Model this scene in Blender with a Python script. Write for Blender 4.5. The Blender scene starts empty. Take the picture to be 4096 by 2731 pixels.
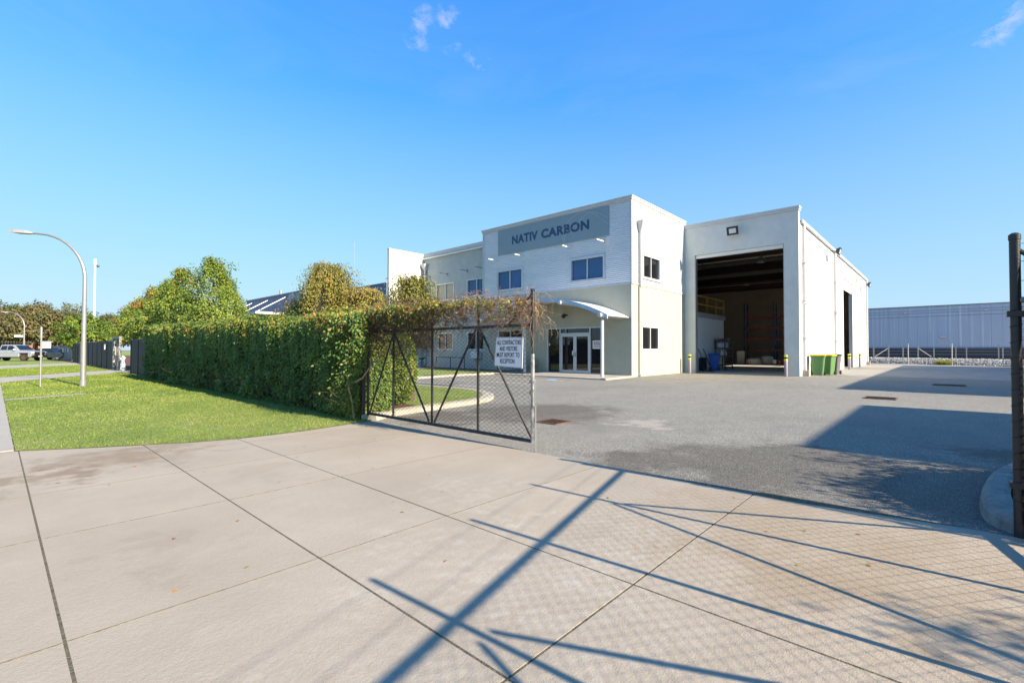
import bpy, bmesh, math, random
import numpy as np
from mathutils import Vector, Matrix
R = math.radians
random.seed(7); rng = np.random.default_rng(7)
scn = bpy.context.scene
col = scn.collection

# ------------------------------------------------------------------ camera
yaw, pitch, roll = 0.7407, 0.0183, 0.0016
fw = Vector((math.cos(yaw)*math.cos(pitch), math.sin(yaw)*math.cos(pitch), math.sin(pitch)))
rt = Vector((math.sin(yaw), -math.cos(yaw), 0)); up = rt.cross(fw)
r2 = rt*math.cos(roll)+up*math.sin(roll); u2 = up*math.cos(roll)-rt*math.sin(roll)
cd = bpy.data.cameras.new('camera'); cam = bpy.data.objects.new('camera', cd); col.objects.link(cam)
m = Matrix.Identity(4)
for i in range(3):
    m[i][0] = r2[i]; m[i][1] = u2[i]; m[i][2] = -fw[i]
m[2][3] = 1.35
cam.matrix_world = m
cd.sensor_width = 36; cd.sensor_fit = 'HORIZONTAL'; cd.lens = 16.652
cd.clip_start = 0.02; cd.clip_end = 3000
scn.camera = cam
scn.render.resolution_x = 1024; scn.render.resolution_y = 682

# ------------------------------------------------------------------ sun, sky, exposure
SUN_EL = R(29.3); SUN_ROT = math.atan2(0.070, -0.9975)
SUN_DIR = Vector((math.sin(SUN_ROT)*math.cos(SUN_EL), math.cos(SUN_ROT)*math.cos(SUN_EL), math.sin(SUN_EL)))
sd = bpy.data.lights.new('sun', 'SUN'); sd.energy = 5.0; sd.angle = R(0.53); sd.color = (1.0, 0.85, 0.64)
so = bpy.data.objects.new('sun', sd); col.objects.link(so)
so.rotation_euler = SUN_DIR.to_track_quat('Z', 'Y').to_euler(); so.location = (10, -30, 30)

w = bpy.data.worlds.new('World'); scn.world = w; w.use_nodes = True
nt = w.node_tree; nt.nodes.clear()
def wn(t, **k):
    n = nt.nodes.new(t)
    for a, b in k.items(): setattr(n, a, b)
    return n
sky = wn('ShaderNodeTexSky', sky_type='NISHITA', sun_disc=False, sun_elevation=SUN_EL, sun_rotation=SUN_ROT % (2*math.pi),
         altitude=0, air_density=1.0, dust_density=0.6, ozone_density=3.0)
bgn = wn('ShaderNodeBackground'); bgn.inputs['Strength'].default_value = 0.100
out = wn('ShaderNodeOutputWorld')
# the camera's soft shoulder: each channel of the sky rolls off towards white instead of clipping
ssep = wn('ShaderNodeSeparateColor'); scmb = wn('ShaderNodeCombineColor'); nt.links.new(sky.outputs[0], ssep.inputs[0])
for i, kc in enumerate((0.083, 0.31, 1.25)):
    n1 = wn('ShaderNodeMath', operation='MULTIPLY'); n1.inputs[1].default_value = -kc; nt.links.new(ssep.outputs[i], n1.inputs[0])
    n2 = wn('ShaderNodeMath', operation='EXPONENT'); nt.links.new(n1.outputs[0], n2.inputs[0])
    n3 = wn('ShaderNodeMath', operation='MULTIPLY_ADD'); n3.inputs[1].default_value = -3.95; n3.inputs[2].default_value = 3.95; nt.links.new(n2.outputs[0], n3.inputs[0])
    nt.links.new(n3.outputs[0], scmb.inputs[i])
# thin wispy cirrus and a few small torn cumulus scraps
tc = wn('ShaderNodeTexCoord')
def wmap(scale, rot=(0, 0, 0), loc=(0, 0, 0)):
    mp = wn('ShaderNodeMapping'); mp.inputs['Scale'].default_value = scale; mp.inputs['Rotation'].default_value = rot; mp.inputs['Location'].default_value = loc
    nt.links.new(tc.outputs['Generated'], mp.inputs['Vector']); return mp
def wnoise(vec, scale, detail, rough=0.55, dist=0.0):
    n = wn('ShaderNodeTexNoise'); n.inputs['Scale'].default_value = scale; n.inputs['Detail'].default_value = detail
    n.inputs['Roughness'].default_value = rough; n.inputs['Distortion'].default_value = dist
    nt.links.new(vec.outputs[0], n.inputs['Vector']); return n
def wmr(src, a, b, c, d):
    n = wn('ShaderNodeMapRange'); n.inputs[1].default_value = a; n.inputs[2].default_value = b; n.inputs[3].default_value = c; n.inputs[4].default_value = d
    nt.links.new(src, n.inputs[0]); return n.outputs[0]
def wmath(op, a, b):
    n = wn('ShaderNodeMath', operation=op)
    for i, v in enumerate((a, b)):
        if isinstance(v, (int, float)): n.inputs[i].default_value = v
        else: nt.links.new(v, n.inputs[i])
    return n.outputs[0]
cir = wnoise(wmap((1.2, 1.2, 5.0), (0.35, 0.25, 0.4)), 1.6, 7, 0.6, 0.6)
cirf = wmr(cir.outputs[0], 0.34, 0.74, 0.05, 0.46)
sep = wn('ShaderNodeSeparateXYZ'); nt.links.new(tc.outputs['Generated'], sep.inputs[0])
low = wmr(sep.outputs[2], 0.0, 0.62, 1.0, 0.12)
cirf = wmath('MULTIPLY', cirf, low)
puff = wnoise(wmap((1, 1, 1.6)), 26.0, 8, 0.62, 0.3)
pufff = wmr(puff.outputs[0], 0.46, 0.68, 0.0, 0.8)
def pixdir(x, y):                      # a direction in the sky where the photograph has a scrap of cloud
    k = 4096/2352
    v = fw+r2*((x*k-2048)/1894.637)+u2*((1365.5-y*k)/1894.637)
    return v.normalized()
spots = None
for (x, y, rad) in ((970, 50, .034), (1028, 85, .036), (955, 98, .03), (1095, 150, .036), (2318, 40, .032), (2280, 76, .034), (1030, 42, .028)):
    dn = wn('ShaderNodeVectorMath', operation='DISTANCE'); dn.inputs[1].default_value = pixdir(x, y)
    nm = wn('ShaderNodeVectorMath', operation='NORMALIZE'); nt.links.new(tc.outputs['Generated'], nm.inputs[0])
    nt.links.new(nm.outputs[0], dn.inputs[0])
    s = wmr(dn.outputs['Value'], rad*.3, rad, 1.0, 0.0)
    spots = s if spots is None else wmath('MAXIMUM', spots, s)
pf = wmath('MULTIPLY', wmath('MULTIPLY', pufff, spots), 0.65)
cf = wmath('MAXIMUM', cirf, pf)
hazef = wmr(sep.outputs[2], 0.0, 0.50, 0.62, 0.0)
mix = wn('ShaderNodeMix', data_type='RGBA'); mix.inputs[7].default_value = (2.9, 3.05, 3.9, 1)
nt.links.new(wmath('MAXIMUM', cf, hazef), mix.inputs[0]); nt.links.new(scmb.outputs[0], mix.inputs[6])
nt.links.new(mix.outputs[2], bgn.inputs['Color']); nt.links.new(bgn.outputs[0], out.inputs['Surface'])

vs = scn.view_settings
vs.view_transform = 'Standard'; vs.look = 'None'; vs.exposure = 1.38; vs.gamma = 1; vs.use_curve_mapping = False

# ------------------------------------------------------------------ materials
MATS = {}
def mat(name, c, rough=0.6, var=0.12, scale=3.0, bump=0.0, bscale=40.0, metal=0.0, c2=None, spec=0.5, detail=5, coat=0.0, stretch=None):
    """plain procedural material: two-tone noise colour, noise bump"""
    if name in MATS: return MATS[name]
    M = bpy.data.materials.new(name); M.use_nodes = True; t = M.node_tree; b = t.nodes['Principled BSDF']
    b.inputs['Roughness'].default_value = rough; b.inputs['Metallic'].default_value = metal
    b.inputs['Specular IOR Level'].default_value = spec; b.inputs['Coat Weight'].default_value = coat
    tcn = t.nodes.new('ShaderNodeTexCoord'); vec = tcn.outputs['Object']
    if stretch:
        mp = t.nodes.new('ShaderNodeMapping'); mp.inputs['Scale'].default_value = stretch
        t.links.new(vec, mp.inputs[0]); vec = mp.outputs[0]
    n = t.nodes.new('ShaderNodeTexNoise'); n.inputs['Scale'].default_value = scale; n.inputs['Detail'].default_value = detail; n.inputs['Roughness'].default_value = .62
    t.links.new(vec, n.inputs['Vector'])
    mx = t.nodes.new('ShaderNodeMix'); mx.data_type = 'RGBA'
    if c2 is None:
        a = [max(0, x*(1-var)) for x in c]; d = [min(1, x*(1+var)) for x in c]
    else: a, d = c, c2
    mx.inputs[6].default_value = (*a, 1); mx.inputs[7].default_value = (*d, 1)
    mr = t.nodes.new('ShaderNodeMapRange'); mr.inputs[1].default_value = .3; mr.inputs[2].default_value = .7
    t.links.new(n.outputs[0], mr.inputs[0]); t.links.new(mr.outputs[0], mx.inputs[0])
    t.links.new(mx.outputs[2], b.inputs['Base Color'])
    if bump > 0:
        n2 = t.nodes.new('ShaderNodeTexNoise'); n2.inputs['Scale'].default_value = bscale; n2.inputs['Detail'].default_value = 4
        t.links.new(tcn.outputs['Object'], n2.inputs['Vector'])
        bp = t.nodes.new('ShaderNodeBump'); bp.inputs['Strength'].default_value = bump; bp.inputs['Distance'].default_value = .02
        t.links.new(n2.outputs[0], bp.inputs['Height']); t.links.new(bp.outputs[0], b.inputs['Normal'])
    MATS[name] = M
    return M

class NT:
    """small helper for longer node chains"""
    def __init__(s, name, rough=.8):
        s.M = bpy.data.materials.new(name); s.M.use_nodes = True; s.t = s.M.node_tree; s.b = s.t.nodes['Principled BSDF']
        s.b.inputs['Roughness'].default_value = rough; s.tc = s.t.nodes.new('ShaderNodeTexCoord'); s.v = s.tc.outputs['Object']; MATS[name] = s.M
    def link(s, a, b): s.t.links.new(a, b)
    def noise(s, scale, detail=5, rough=.6, vec=None, dist=0):
        n = s.t.nodes.new('ShaderNodeTexNoise'); n.inputs['Scale'].default_value = scale; n.inputs['Detail'].default_value = detail
        n.inputs['Roughness'].default_value = rough; n.inputs['Distortion'].default_value = dist; s.link(vec or s.v, n.inputs['Vector']); return n.outputs[0]
    def voro(s, scale, feature='F1', vec=None, out='Color'):
        n = s.t.nodes.new('ShaderNodeTexVoronoi'); n.feature = feature; n.inputs['Scale'].default_value = scale; s.link(vec or s.v, n.inputs['Vector']); return n.outputs[out]
    def map(s, scale, rot=(0, 0, 0), loc=(0, 0, 0)):
        n = s.t.nodes.new('ShaderNodeMapping'); n.inputs['Scale'].default_value = scale; n.inputs['Rotation'].default_value = rot; n.inputs['Location'].default_value = loc
        s.link(s.v, n.inputs[0]); return n.outputs[0]
    def mr(s, x, a, b, c=0., d=1.):
        n = s.t.nodes.new('ShaderNodeMapRange'); n.inputs[1].default_value = a; n.inputs[2].default_value = b; n.inputs[3].default_value = c; n.inputs[4].default_value = d
        s.link(x, n.inputs[0]); return n.outputs[0]
    def math(s, op, a, b=0.):
        n = s.t.nodes.new('ShaderNodeMath'); n.operation = op
        for i, v in enumerate((a, b)):
            if isinstance(v, (int, float)): n.inputs[i].default_value = v
            else: s.link(v, n.inputs[i])
        return n.outputs[0]
    def mix(s, f, a, b, mode='MIX'):
        n = s.t.nodes.new('ShaderNodeMix'); n.data_type = 'RGBA'; n.blend_type = mode
        if isinstance(f, (int, float)): n.inputs[0].default_value = f
        else: s.link(f, n.inputs[0])
        for i, v in ((6, a), (7, b)):
            if isinstance(v, tuple): n.inputs[i].default_value = (*v, 1)
            else: s.link(v, n.inputs[i])
        return n.outputs[2]
    def spot(s, x, y, rad, soft=.5, wob=None):
        """soft round patch around a place on the ground"""
        n = s.t.nodes.new('ShaderNodeVectorMath'); n.operation = 'DISTANCE'; n.inputs[1].default_value = (x, y, 0); s.link(s.v, n.inputs[0])
        d = n.outputs['Value']
        if wob is not None: d = s.math('ADD', d, wob)
        return s.mr(d, rad*(1-soft), rad, 1., 0.)
    def bump(s, h, strength=.4, dist=.01):
        n = s.t.nodes.new('ShaderNodeBump'); n.inputs['Strength'].default_value = strength; n.inputs['Distance'].default_value = dist
        s.link(h, n.inputs['Height']); s.link(n.outputs[0], s.b.inputs['Normal'])
    def col(s, c): s.link(c, s.b.inputs['Base Color'])
    def attr(s, name):
        n = s.t.nodes.new('ShaderNodeAttribute'); n.attribute_name = name; return n.outputs['Fac']
    def ramp(s, f, stops):
        n = s.t.nodes.new('ShaderNodeValToRGB'); e = n.color_ramp.elements
        while len(e) < len(stops): e.new(.5)
        for i, (p, c) in enumerate(stops): e[i].position = p; e[i].color = (*c, 1)
        s.link(f, n.inputs[0]); return n.outputs[0]

def make_concrete():
    s = NT('pavement_concrete', .85)
    big = s.noise(.9, 6, .62); mid = s.noise(5, 6, .65); fine = s.noise(120, 3, .6)
    c = s.mix(s.mr(big, .35, .68), (.295, .256, .207), (.35, .308, .254))
    c = s.mix(s.mr(mid, .55, .75, 0, .28), c, (.38, .35, .305))
    c = s.mix(s.mr(s.noise(2.2, 8, .7, dist=1.0), .60, .72, 0, .22), c, (.27, .225, .18))
    c = s.mix(s.mr(fine, .35, .65, 0, .30), c, (.21, .18, .155))
    wob = s.mr(s.noise(2.3, 6, .65), .3, .7, -.7, .7)
    for (x, y, r, f) in ((1.15, 7.7, 1.0, .75), (.25, 7.0, .55, .7), (4.1, .9, 1.3, .55), (3.6, .25, .9, .5), (.75, 3.9, .30, .18), (3.2, .7, .6, .4), (2.1, 5.6, .4, .14), (4.3, 6.6, .8, .16)):
        c = s.mix(s.math('MULTIPLY', s.spot(x, y, r, .8, wob), f), c, (.175, .13, .085))
    c = s.mix(s.math('MULTIPLY', s.spot(3.9, .5, 2.6, .9, wob), .45), c, (.36, .285, .195))
    for (x, y, r, f) in ((2.1, 2.3, .8, .4), (3.1, 3.3, .8, .35), (2.2, 1.2, .7, .35), (1.2, 1.9, .7, .3), (3.3, 1.7, .7, .3)):
        c = s.mix(s.math('MULTIPLY', s.math('MULTIPLY', s.spot(x, y, r, .8, wob), s.mr(s.noise(9, 7, .7), .42, .6)), f), c, (.395, .38, .345))
    oi = s.t.nodes.new('ShaderNodeObjectInfo'); c = s.mix(s.mr(oi.outputs['Random'], 0, 1, 0, .16), c, (.22, .19, .155))       # each pour its own tone
    pits = s.mr(s.voro(19, out='Distance'), .02, .045, 1., 0.)                        # grit and small pits
    c = s.mix(s.math('MULTIPLY', pits, s.mr(s.noise(3.1, 4), .5, .6, 0, .75)), c, (.10, .085, .07))
    dv = s.t.nodes.new('ShaderNodeTexVoronoi'); dv.feature = 'DISTANCE_TO_EDGE'; dv.inputs['Scale'].default_value = .55
    ad = s.t.nodes.new('ShaderNodeVectorMath'); ad.operation = 'ADD'; nz = s.t.nodes.new('ShaderNodeTexNoise'); nz.inputs['Scale'].default_value = 2.2; nz.inputs['Detail'].default_value = 6; s.link(s.v, nz.inputs['Vector']); s.link(s.v, ad.inputs[0]); s.link(nz.outputs['Color'], ad.inputs[1]); s.link(ad.outputs[0], dv.inputs['Vector'])
    hair = s.math('MULTIPLY', s.mr(dv.outputs['Distance'], .0, .004, .55, 0.), s.mr(s.noise(.8, 3), .52, .6))
    c = s.mix(hair, c, (.12, .10, .08))
    c = s.mix(s.mr(s.noise(.7, 5, .6, s.map((.35, 5.0, 1), (0, 0, .18))), .58, .74, 0, .20), c, (.215, .19, .165))   # tyre rub
    s.col(c); s.bump(s.math('ADD', s.math('MULTIPLY', fine, .6), s.noise(30, 5, .6)), .5, .006); return s.M
def make_asphalt():
    s = NT('chip_seal_asphalt', .88)
    chips = s.t.nodes.new('ShaderNodeTexVoronoi'); chips.inputs['Scale'].default_value = 125; s.link(s.v, chips.inputs['Vector'])
    sx = s.t.nodes.new('ShaderNodeSeparateXYZ'); s.link(chips.outputs['Color'], sx.inputs[0])
    c = s.ramp(sx.outputs[0], [(0, (.06, .058, .052)), (.4, (.145, .140, .126)), (.75, (.24, .232, .208)), (1, (.50, .48, .43))])
    big = s.noise(.35, 5, .6); mid = s.noise(2.1, 6, .65)
    c = s.mix(s.mr(big, .4, .7, 0, .35), c, (.235, .227, .203), 'MIX')
    c = s.mix(s.mr(mid, .48, .72, 0, .38), c, (.125, .122, .113)); c = s.mix(s.mr(s.noise(.16, 5, .65, dist=.6), .50, .62, 0, .30), c, (.12, .117, .11))
    c = s.mix(s.mr(s.noise(9, 5, .7), .60, .72, 0, .30), c, (.08, .078, .073))
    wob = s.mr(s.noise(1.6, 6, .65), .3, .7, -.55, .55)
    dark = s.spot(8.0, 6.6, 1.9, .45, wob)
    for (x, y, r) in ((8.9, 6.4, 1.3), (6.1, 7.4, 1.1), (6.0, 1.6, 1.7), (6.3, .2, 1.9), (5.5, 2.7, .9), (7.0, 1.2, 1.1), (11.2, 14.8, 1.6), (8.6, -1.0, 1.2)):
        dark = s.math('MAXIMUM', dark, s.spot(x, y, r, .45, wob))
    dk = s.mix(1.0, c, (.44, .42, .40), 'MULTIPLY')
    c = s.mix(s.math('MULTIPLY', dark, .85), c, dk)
    c = s.mix(s.math('MULTIPLY', s.spot(8.1, 4.2, .55, .6, wob), .6), c, (.37, .34, .30))
    # the tracks where the cars turn, rubbed pale
    c = s.mix(s.mr(s.noise(.8, 4, .5, s.map((.25, 1.2, 1), (0, 0, .5))), .52, .7, 0, .22), c, (.265, .255, .228))
    s.col(c); s.bump(chips.outputs['Distance'], .55, .012); return s.M
def make_grass_ground():
    s = NT('lawn', .9)
    a = s.noise(1.1, 6, .65); b_ = s.noise(7, 6, .7, s.map((1, 2.4, 1), (0, 0, .6))); f = s.noise(70, 4, .7)
    c = s.mix(s.mr(a, .36, .66), (.165, .235, .042), (.245, .31, .068))
    c = s.mix(s.mr(b_, .5, .72, 0, .75), c, (.34, .315, .125))
    c = s.mix(s.mr(f, .35, .7, 0, .65), c, (.09, .125, .022))
    c = s.mix(s.mr(s.noise(1.7, 7, .7), .56, .70, 0, .65), c, (.36, .31, .15)); c = s.mix(s.mr(s.noise(.6, 4, .6), .58, .72, 0, .5), c, (.10, .17, .03))
    s.col(c); s.bump(s.math('ADD', f, s.math('MULTIPLY', b_, .5)), .9, .03); return s.M
def make_render(name, c, c2, sc=2.0, bs=55, bstr=.5):
    s = NT(name, .85)
    n = s.noise(sc, 6, .6); st = s.noise(1.4, 5, .6, s.map((3, 3, .35)))
    cc = s.mix(s.mr(n, .35, .68), c, c2); cc = s.mix(s.mr(st, .56, .8, 0, .13), cc, tuple(x*.62 for x in c))
    s.col(cc); s.bump(s.noise(bs, 5, .65), bstr, .012); return s.M
def make_leaf(name, stops, rough=.55, trans=.35):
    s = NT(name, rough)
    c = s.ramp(s.attr('hue'), stops); s.col(c); s.b.inputs['Specular IOR Level'].default_value = .4
    tr = s.t.nodes.new('ShaderNodeBsdfTranslucent'); s.link(s.mix(.5, c, (.25, .3, .03), 'MIX'), tr.inputs['Color'])
    mx = s.t.nodes.new('ShaderNodeMixShader'); mx.inputs[0].default_value = trans
    s.link(s.b.outputs[0], mx.inputs[1]); s.link(tr.outputs[0], mx.inputs[2]); s.link(mx.outputs[0], s.t.nodes['Material Output'].inputs['Surface']); return s.M
def make_glass(name, tint, rough=.02, ior=1.5, spec=.5):
    s = NT(name, rough); n = s.noise(.7, 3)
    s.col(s.mix(s.mr(n, .35, .65), tint, tuple(x*1.25 for x in tint))); s.b.inputs['IOR'].default_value = ior; s.b.inputs['Specular IOR Level'].default_value = spec
    s.bump(s.noise(.9, 2), .03, .02); return s.M
CONC = make_concrete(); ASPH = make_asphalt(); LAWN = make_grass_ground()
RGREEN = make_render('sage_render', (.36, .363, .305), (.40, .403, .34))
RBLUE = make_render('pale_grey_render', (.36, .40, .41), (.42, .46, .47), bstr=.8, bs=38)
RSHED = make_render('white_shed_render', (.50, .53, .53), (.56, .59, .59))
WHITEW = make_render('white_painted_wall', (.56, .57, .58), (.60, .61, .62), .8, 60, .15)
ZINC = mat('galvanised_cladding', (.60, .64, .68), .40, .06, 1.2, 0, 40, .50, stretch=(1, 1, 8))
WCLAD = mat('white_cladding', (.74, .75, .76), .5, .04, 1.5)
TRIM = mat('white_trim', (.50, .51, .53), .5, .05, 2)
ALU = mat('silver_window_frame', (.50, .54, .60), .4, .05, 4, metal=.3)
GL_BLUE = make_glass('painted_sky_glass', (.016, .075, .205), .04, 1.5, .5)  # blue of the reflected sky is put into the glass base colour
GL_DARK = make_glass('dark_window_glass', (.010, .011, .013), .015, 1.52, .6)
BLIND = mat('beige_blind', (.42, .39, .32), .7, .05, 3)
BLACKP = mat('black_powder_coat', (.018, .018, .02), .42, .3, 14, .1, 80)
WORN = mat('worn_galvanised_tube', (.10, .10, .105), .5, c2=(.42, .42, .43), scale=16, metal=.4)
GALV = mat('galvanised_steel', (.30, .31, .32), .45, .12, 6, metal=.5)
BLACKPL = mat('black_plastic', (.012, .012, .013), .45, .2, 8)
RUBBER = mat('tyre_rubber', (.02, .02, .02), .8, .2, 20)
KERBC = mat('kerb_concrete', (.34, .31, .265), .85, .14, 3, .4, 60)
MULCH = mat('red_bark_mulch', (.10, .045, .03), .9, .5, 30, .9, 60)
DARKFENCE = mat('charcoal_fence_sheet', (.013, .016, .020), .5, .15, 2)
def solid(name, c, rough=.5, var=.06, **k): return mat(name, c, rough, var, 5, **k)

# ------------------------------------------------------------------ mesh helpers
WORG = {}
def tag(o, label=None, cat=None, group=None, kind=None):
    if label: o['label'] = label
    if cat: o['category'] = cat
    if group: o['group'] = group
    if kind: o['kind'] = kind
    return o
def empty(name, loc, label=None, cat=None, group=None, rz=0):
    o = bpy.data.objects.new(name, None); col.objects.link(o); o.location = loc; o.rotation_euler.z = rz
    o.empty_display_size = .2; WORG[o.name] = Vector(loc)
    return tag(o, label, cat, group)
def attach(o, parent, world):
    if parent is not None:
        o.parent = parent
        if world: o.location = -WORG.get(parent.name, Vector((0, 0, 0)))
    WORG[o.name] = Vector((0, 0, 0))
class MB:
    def __init__(s): s.v = []; s.f = []
    def add(s, vs, fs):
        n = len(s.v); s.v += [tuple(p) for p in vs]; s.f += [tuple(i+n for i in f) for f in fs]; return s
    def box(s, x0, x1, y0, y1, z0, z1):
        x0, x1 = sorted((x0, x1)); y0, y1 = sorted((y0, y1)); z0, z1 = sorted((z0, z1))
        return s.add([(x0, y0, z0), (x1, y0, z0), (x1, y1, z0), (x0, y1, z0), (x0, y0, z1), (x1, y0, z1), (x1, y1, z1), (x0, y1, z1)],
                     [(0, 3, 2, 1), (4, 5, 6, 7), (0, 1, 5, 4), (1, 2, 6, 5), (2, 3, 7, 6), (3, 0, 4, 7)])
    def prism(s, poly, z0, z1, ch=0.0):
        """polygon (counter-clockwise) extruded in z, optional chamfered top rim"""
        n = len(poly)
        if ch > 0:
            cx = sum(p[0] for p in poly)/n; cy = sum(p[1] for p in poly)/n
            ins = []
            for i, p in enumerate(poly):
                a = Vector(poly[i-1]).to_2d(); b = Vector(p).to_2d(); c = Vector(poly[(i+1) % n]).to_2d()
                d1 = (b-a).normalized(); d2 = (c-b).normalized()
                nn = Vector((-d1.y-d2.y, d1.x+d2.x)); nn = nn.normalized() if nn.length > 1e-6 else Vector((-d1.y, d1.x))
                k = max(.5, nn.dot(Vector((-d1.y, d1.x))))
                ins.append((b.x+nn.x*ch/k, b.y+nn.y*ch/k))
            vs = [(x, y, z0) for x, y in poly]+[(x, y, z1-ch*.7) for x, y in poly]+[(x, y, z1) for x, y in ins]
            fs = [tuple(range(n-1, -1, -1)), tuple(range(2*n, 3*n))]
            for i in range(n):
                j = (i+1) % n; fs += [(i, j, n+j, n+i), (n+i, n+j, 2*n+j, 2*n+i)]
        else:
            vs = [(x, y, z0) for x, y in poly]+[(x, y, z1) for x, y in poly]
            fs = [tuple(range(n-1, -1, -1)), tuple(range(n, 2*n))]+[(i, (i+1) % n, n+(i+1) % n, n+i) for i in range(n)]
        return s.add(vs, fs)
    def tube(s, p0, p1, r, n=8, r1=None, caps=True):
        return s.path([p0, p1], [r, r if r1 is None else r1], n, caps)
    def path(s, pts, rad, n=8, caps=True):
        pts = [Vector(p) for p in pts]
        if not isinstance(rad, (list, tuple)): rad = [rad]*len(pts)
        vs = []; ref = None
        for i, p in enumerate(pts):
            d = (pts[min(i+1, len(pts)-1)]-pts[max(i-1, 0)])
            d = d.normalized() if d.length > 1e-9 else Vector((0, 0, 1))
            if ref is None:
                ref = Vector((0, 0, 1)) if abs(d.z) < .9 else Vector((1, 0, 0))
            a = d.cross(ref); a = a.normalized() if a.length > 1e-6 else d.orthogonal().normalized()
            b = d.cross(a); ref = a.cross(d) if False else ref
            for k in range(n):
                t = 2*math.pi*k/n
                vs.append(p+(a*math.cos(t)+b*math.sin(t))*rad[i])
        fs = []
        for i in range(len(pts)-1):
            for k in range(n):
                j = (k+1) % n; fs.append((i*n+k, i*n+j, (i+1)*n+j, (i+1)*n+k))
        if caps: fs += [tuple(range(n-1, -1, -1)), tuple(range((len(pts)-1)*n, len(pts)*n))]
        return s.add(vs, fs)
    def lathe(s, prof, c=(0, 0, 0), n=16):
        vs = []; fs = []
        for r, z in prof:
            for k in range(n): t = 2*math.pi*k/n; vs.append((c[0]+r*math.cos(t), c[1]+r*math.sin(t), c[2]+z))
        for i in range(len(prof)-1):
            for k in range(n): j = (k+1) % n; fs.append((i*n+k, i*n+j, (i+1)*n+j, (i+1)*n+k))
        fs += [tuple(range(n-1, -1, -1)), tuple(range((len(prof)-1)*n, len(prof)*n))]
        return s.add(vs, fs)
    def build(s, name, material, parent=None, smooth=False, bevel=0, world=True, kind=None):
        me = bpy.data.meshes.new(name); me.from_pydata(s.v, [], s.f); me.update()
        if bevel:
            bm = bmesh.new(); bm.from_mesh(me)
            bmesh.ops.bevel(bm, geom=[e for e in bm.edges], offset=bevel, segments=1, affect='EDGES', profile=.5, clamp_overlap=True)
            bm.to_mesh(me); bm.free()
        me.materials.append(material)
        if smooth:
            me.polygons.foreach_set('use_smooth', [True]*len(me.polygons))
            me.set_sharp_from_angle(angle=R(40))
        o = bpy.data.objects.new(name, me); col.objects.link(o); attach(o, parent, world)
        if kind: o['kind'] = kind
        return o
def rects(u0, u1, z0, z1, holes):
    """a rectangle minus rectangular holes, as rectangles"""
    us = sorted({u0, u1, *[h[0] for h in holes], *[h[1] for h in holes]}); us = [u for u in us if u0 <= u <= u1]
    res = []
    for a, b in zip(us[:-1], us[1:]):
        zs = [(h[2], h[3]) for h in holes if h[0] <= a+1e-6 and h[1] >= b-1e-6]
        zs.sort(); cur = z0
        for h0, h1 in zs:
            if h0 > cur+1e-6: res.append((a, b, cur, h0))
            cur = max(cur, h1)
        if cur < z1-1e-6: res.append((a, b, cur, z1))
    return res
class Plane:
    """a wall plane: 'X' looks towards -X at x=pos, 'Y' looks towards -Y at y=pos; d is depth into the wall"""
    def __init__(s, ax, pos): s.ax = ax; s.pos = pos
    def pt(s, u, d, z): return (s.pos+d, u, z) if s.ax == 'X' else (u, s.pos+d, z)
    def box(s, mb, u0, u1, d0, d1, z0, z1):
        if s.ax == 'X': mb.box(s.pos+d0, s.pos+d1, u0, u1, z0, z1)
        else: mb.box(u0, u1, s.pos+d0, s.pos+d1, z0, z1)
def wall(pl, u0, u1, z0, z1, holes, material, parent, th=.22, name='wall'):
    mb = MB()
    for a, b, c, d in rects(u0, u1, z0, z1, holes): pl.box(mb, a, b, 0, th, c, d)
    return mb.build(name, material, parent)
def corr(pl, u0, u1, z0, z1, pitch=.1, amp=.009, d=-.012, seg=6):
    """one corrugated sheet, ridges running level"""
    n = max(2, int((z1-z0)/pitch*seg)); vs = []; fs = []
    for i in range(n+1):
        z = z0+(z1-z0)*i/n; o = d-amp*math.cos(2*math.pi*z/pitch)
        vs += [pl.pt(u0, o, z), pl.pt(u1, o, z)]
    for i in range(n): fs.append((2*i, 2*i+1, 2*i+3, 2*i+2) if pl.ax == 'Y' else (2*i+1, 2*i, 2*i+2, 2*i+3))
    mb = MB(); mb.add(vs, fs); return mb
def window(pl, u0, u1, z0, z1, parent, glass, nmul=1, fr=.07, proud=.03, rec=.07, frame=None, surround=0):
    """frame as a part, each pane a sub-part"""
    mb = MB(); F = frame or ALU
    pl.box(mb, u0, u1, -proud, rec+.04, z1-fr, z1); pl.box(mb, u0, u1, -proud, rec+.04, z0, z0+fr)
    pl.box(mb, u0, u0+fr, -proud, rec+.04, z0+fr, z1-fr); pl.box(mb, u1-fr, u1, -proud, rec+.04, z0+fr, z1-fr)
    iw = (u1-u0-2*fr-(nmul)*fr*.8)/(nmul+1)
    for k in range(nmul):
        a = u0+fr+(k+1)*iw+k*fr*.8; pl.box(mb, a, a+fr*.8, 0, rec+.04, z0+fr, z1-fr)
    if surround:
        for a, b, c, d in ((u0-surround, u1+surround, z1, z1+surround), (u0-surround, u1+surround, z0-surround, z0), (u0-surround, u0, z0, z1), (u1, u1+surround, z0, z1)):
            pl.box(mb, a, b, -proud*1.3, .02, c, d)
    f = mb.build('window', F, parent)
    gl = glass if isinstance(glass, (list, tuple)) else [glass]*(nmul+1)
    for k in range(nmul+1):
        a = u0+fr+k*(iw+fr*.8); m_ = MB(); pl.box(m_, a-.003, a+iw+.003, rec, rec+.012, z0+fr-.003, z1-fr+.003); m_.build('pane', gl[k], f)
    return f
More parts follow.
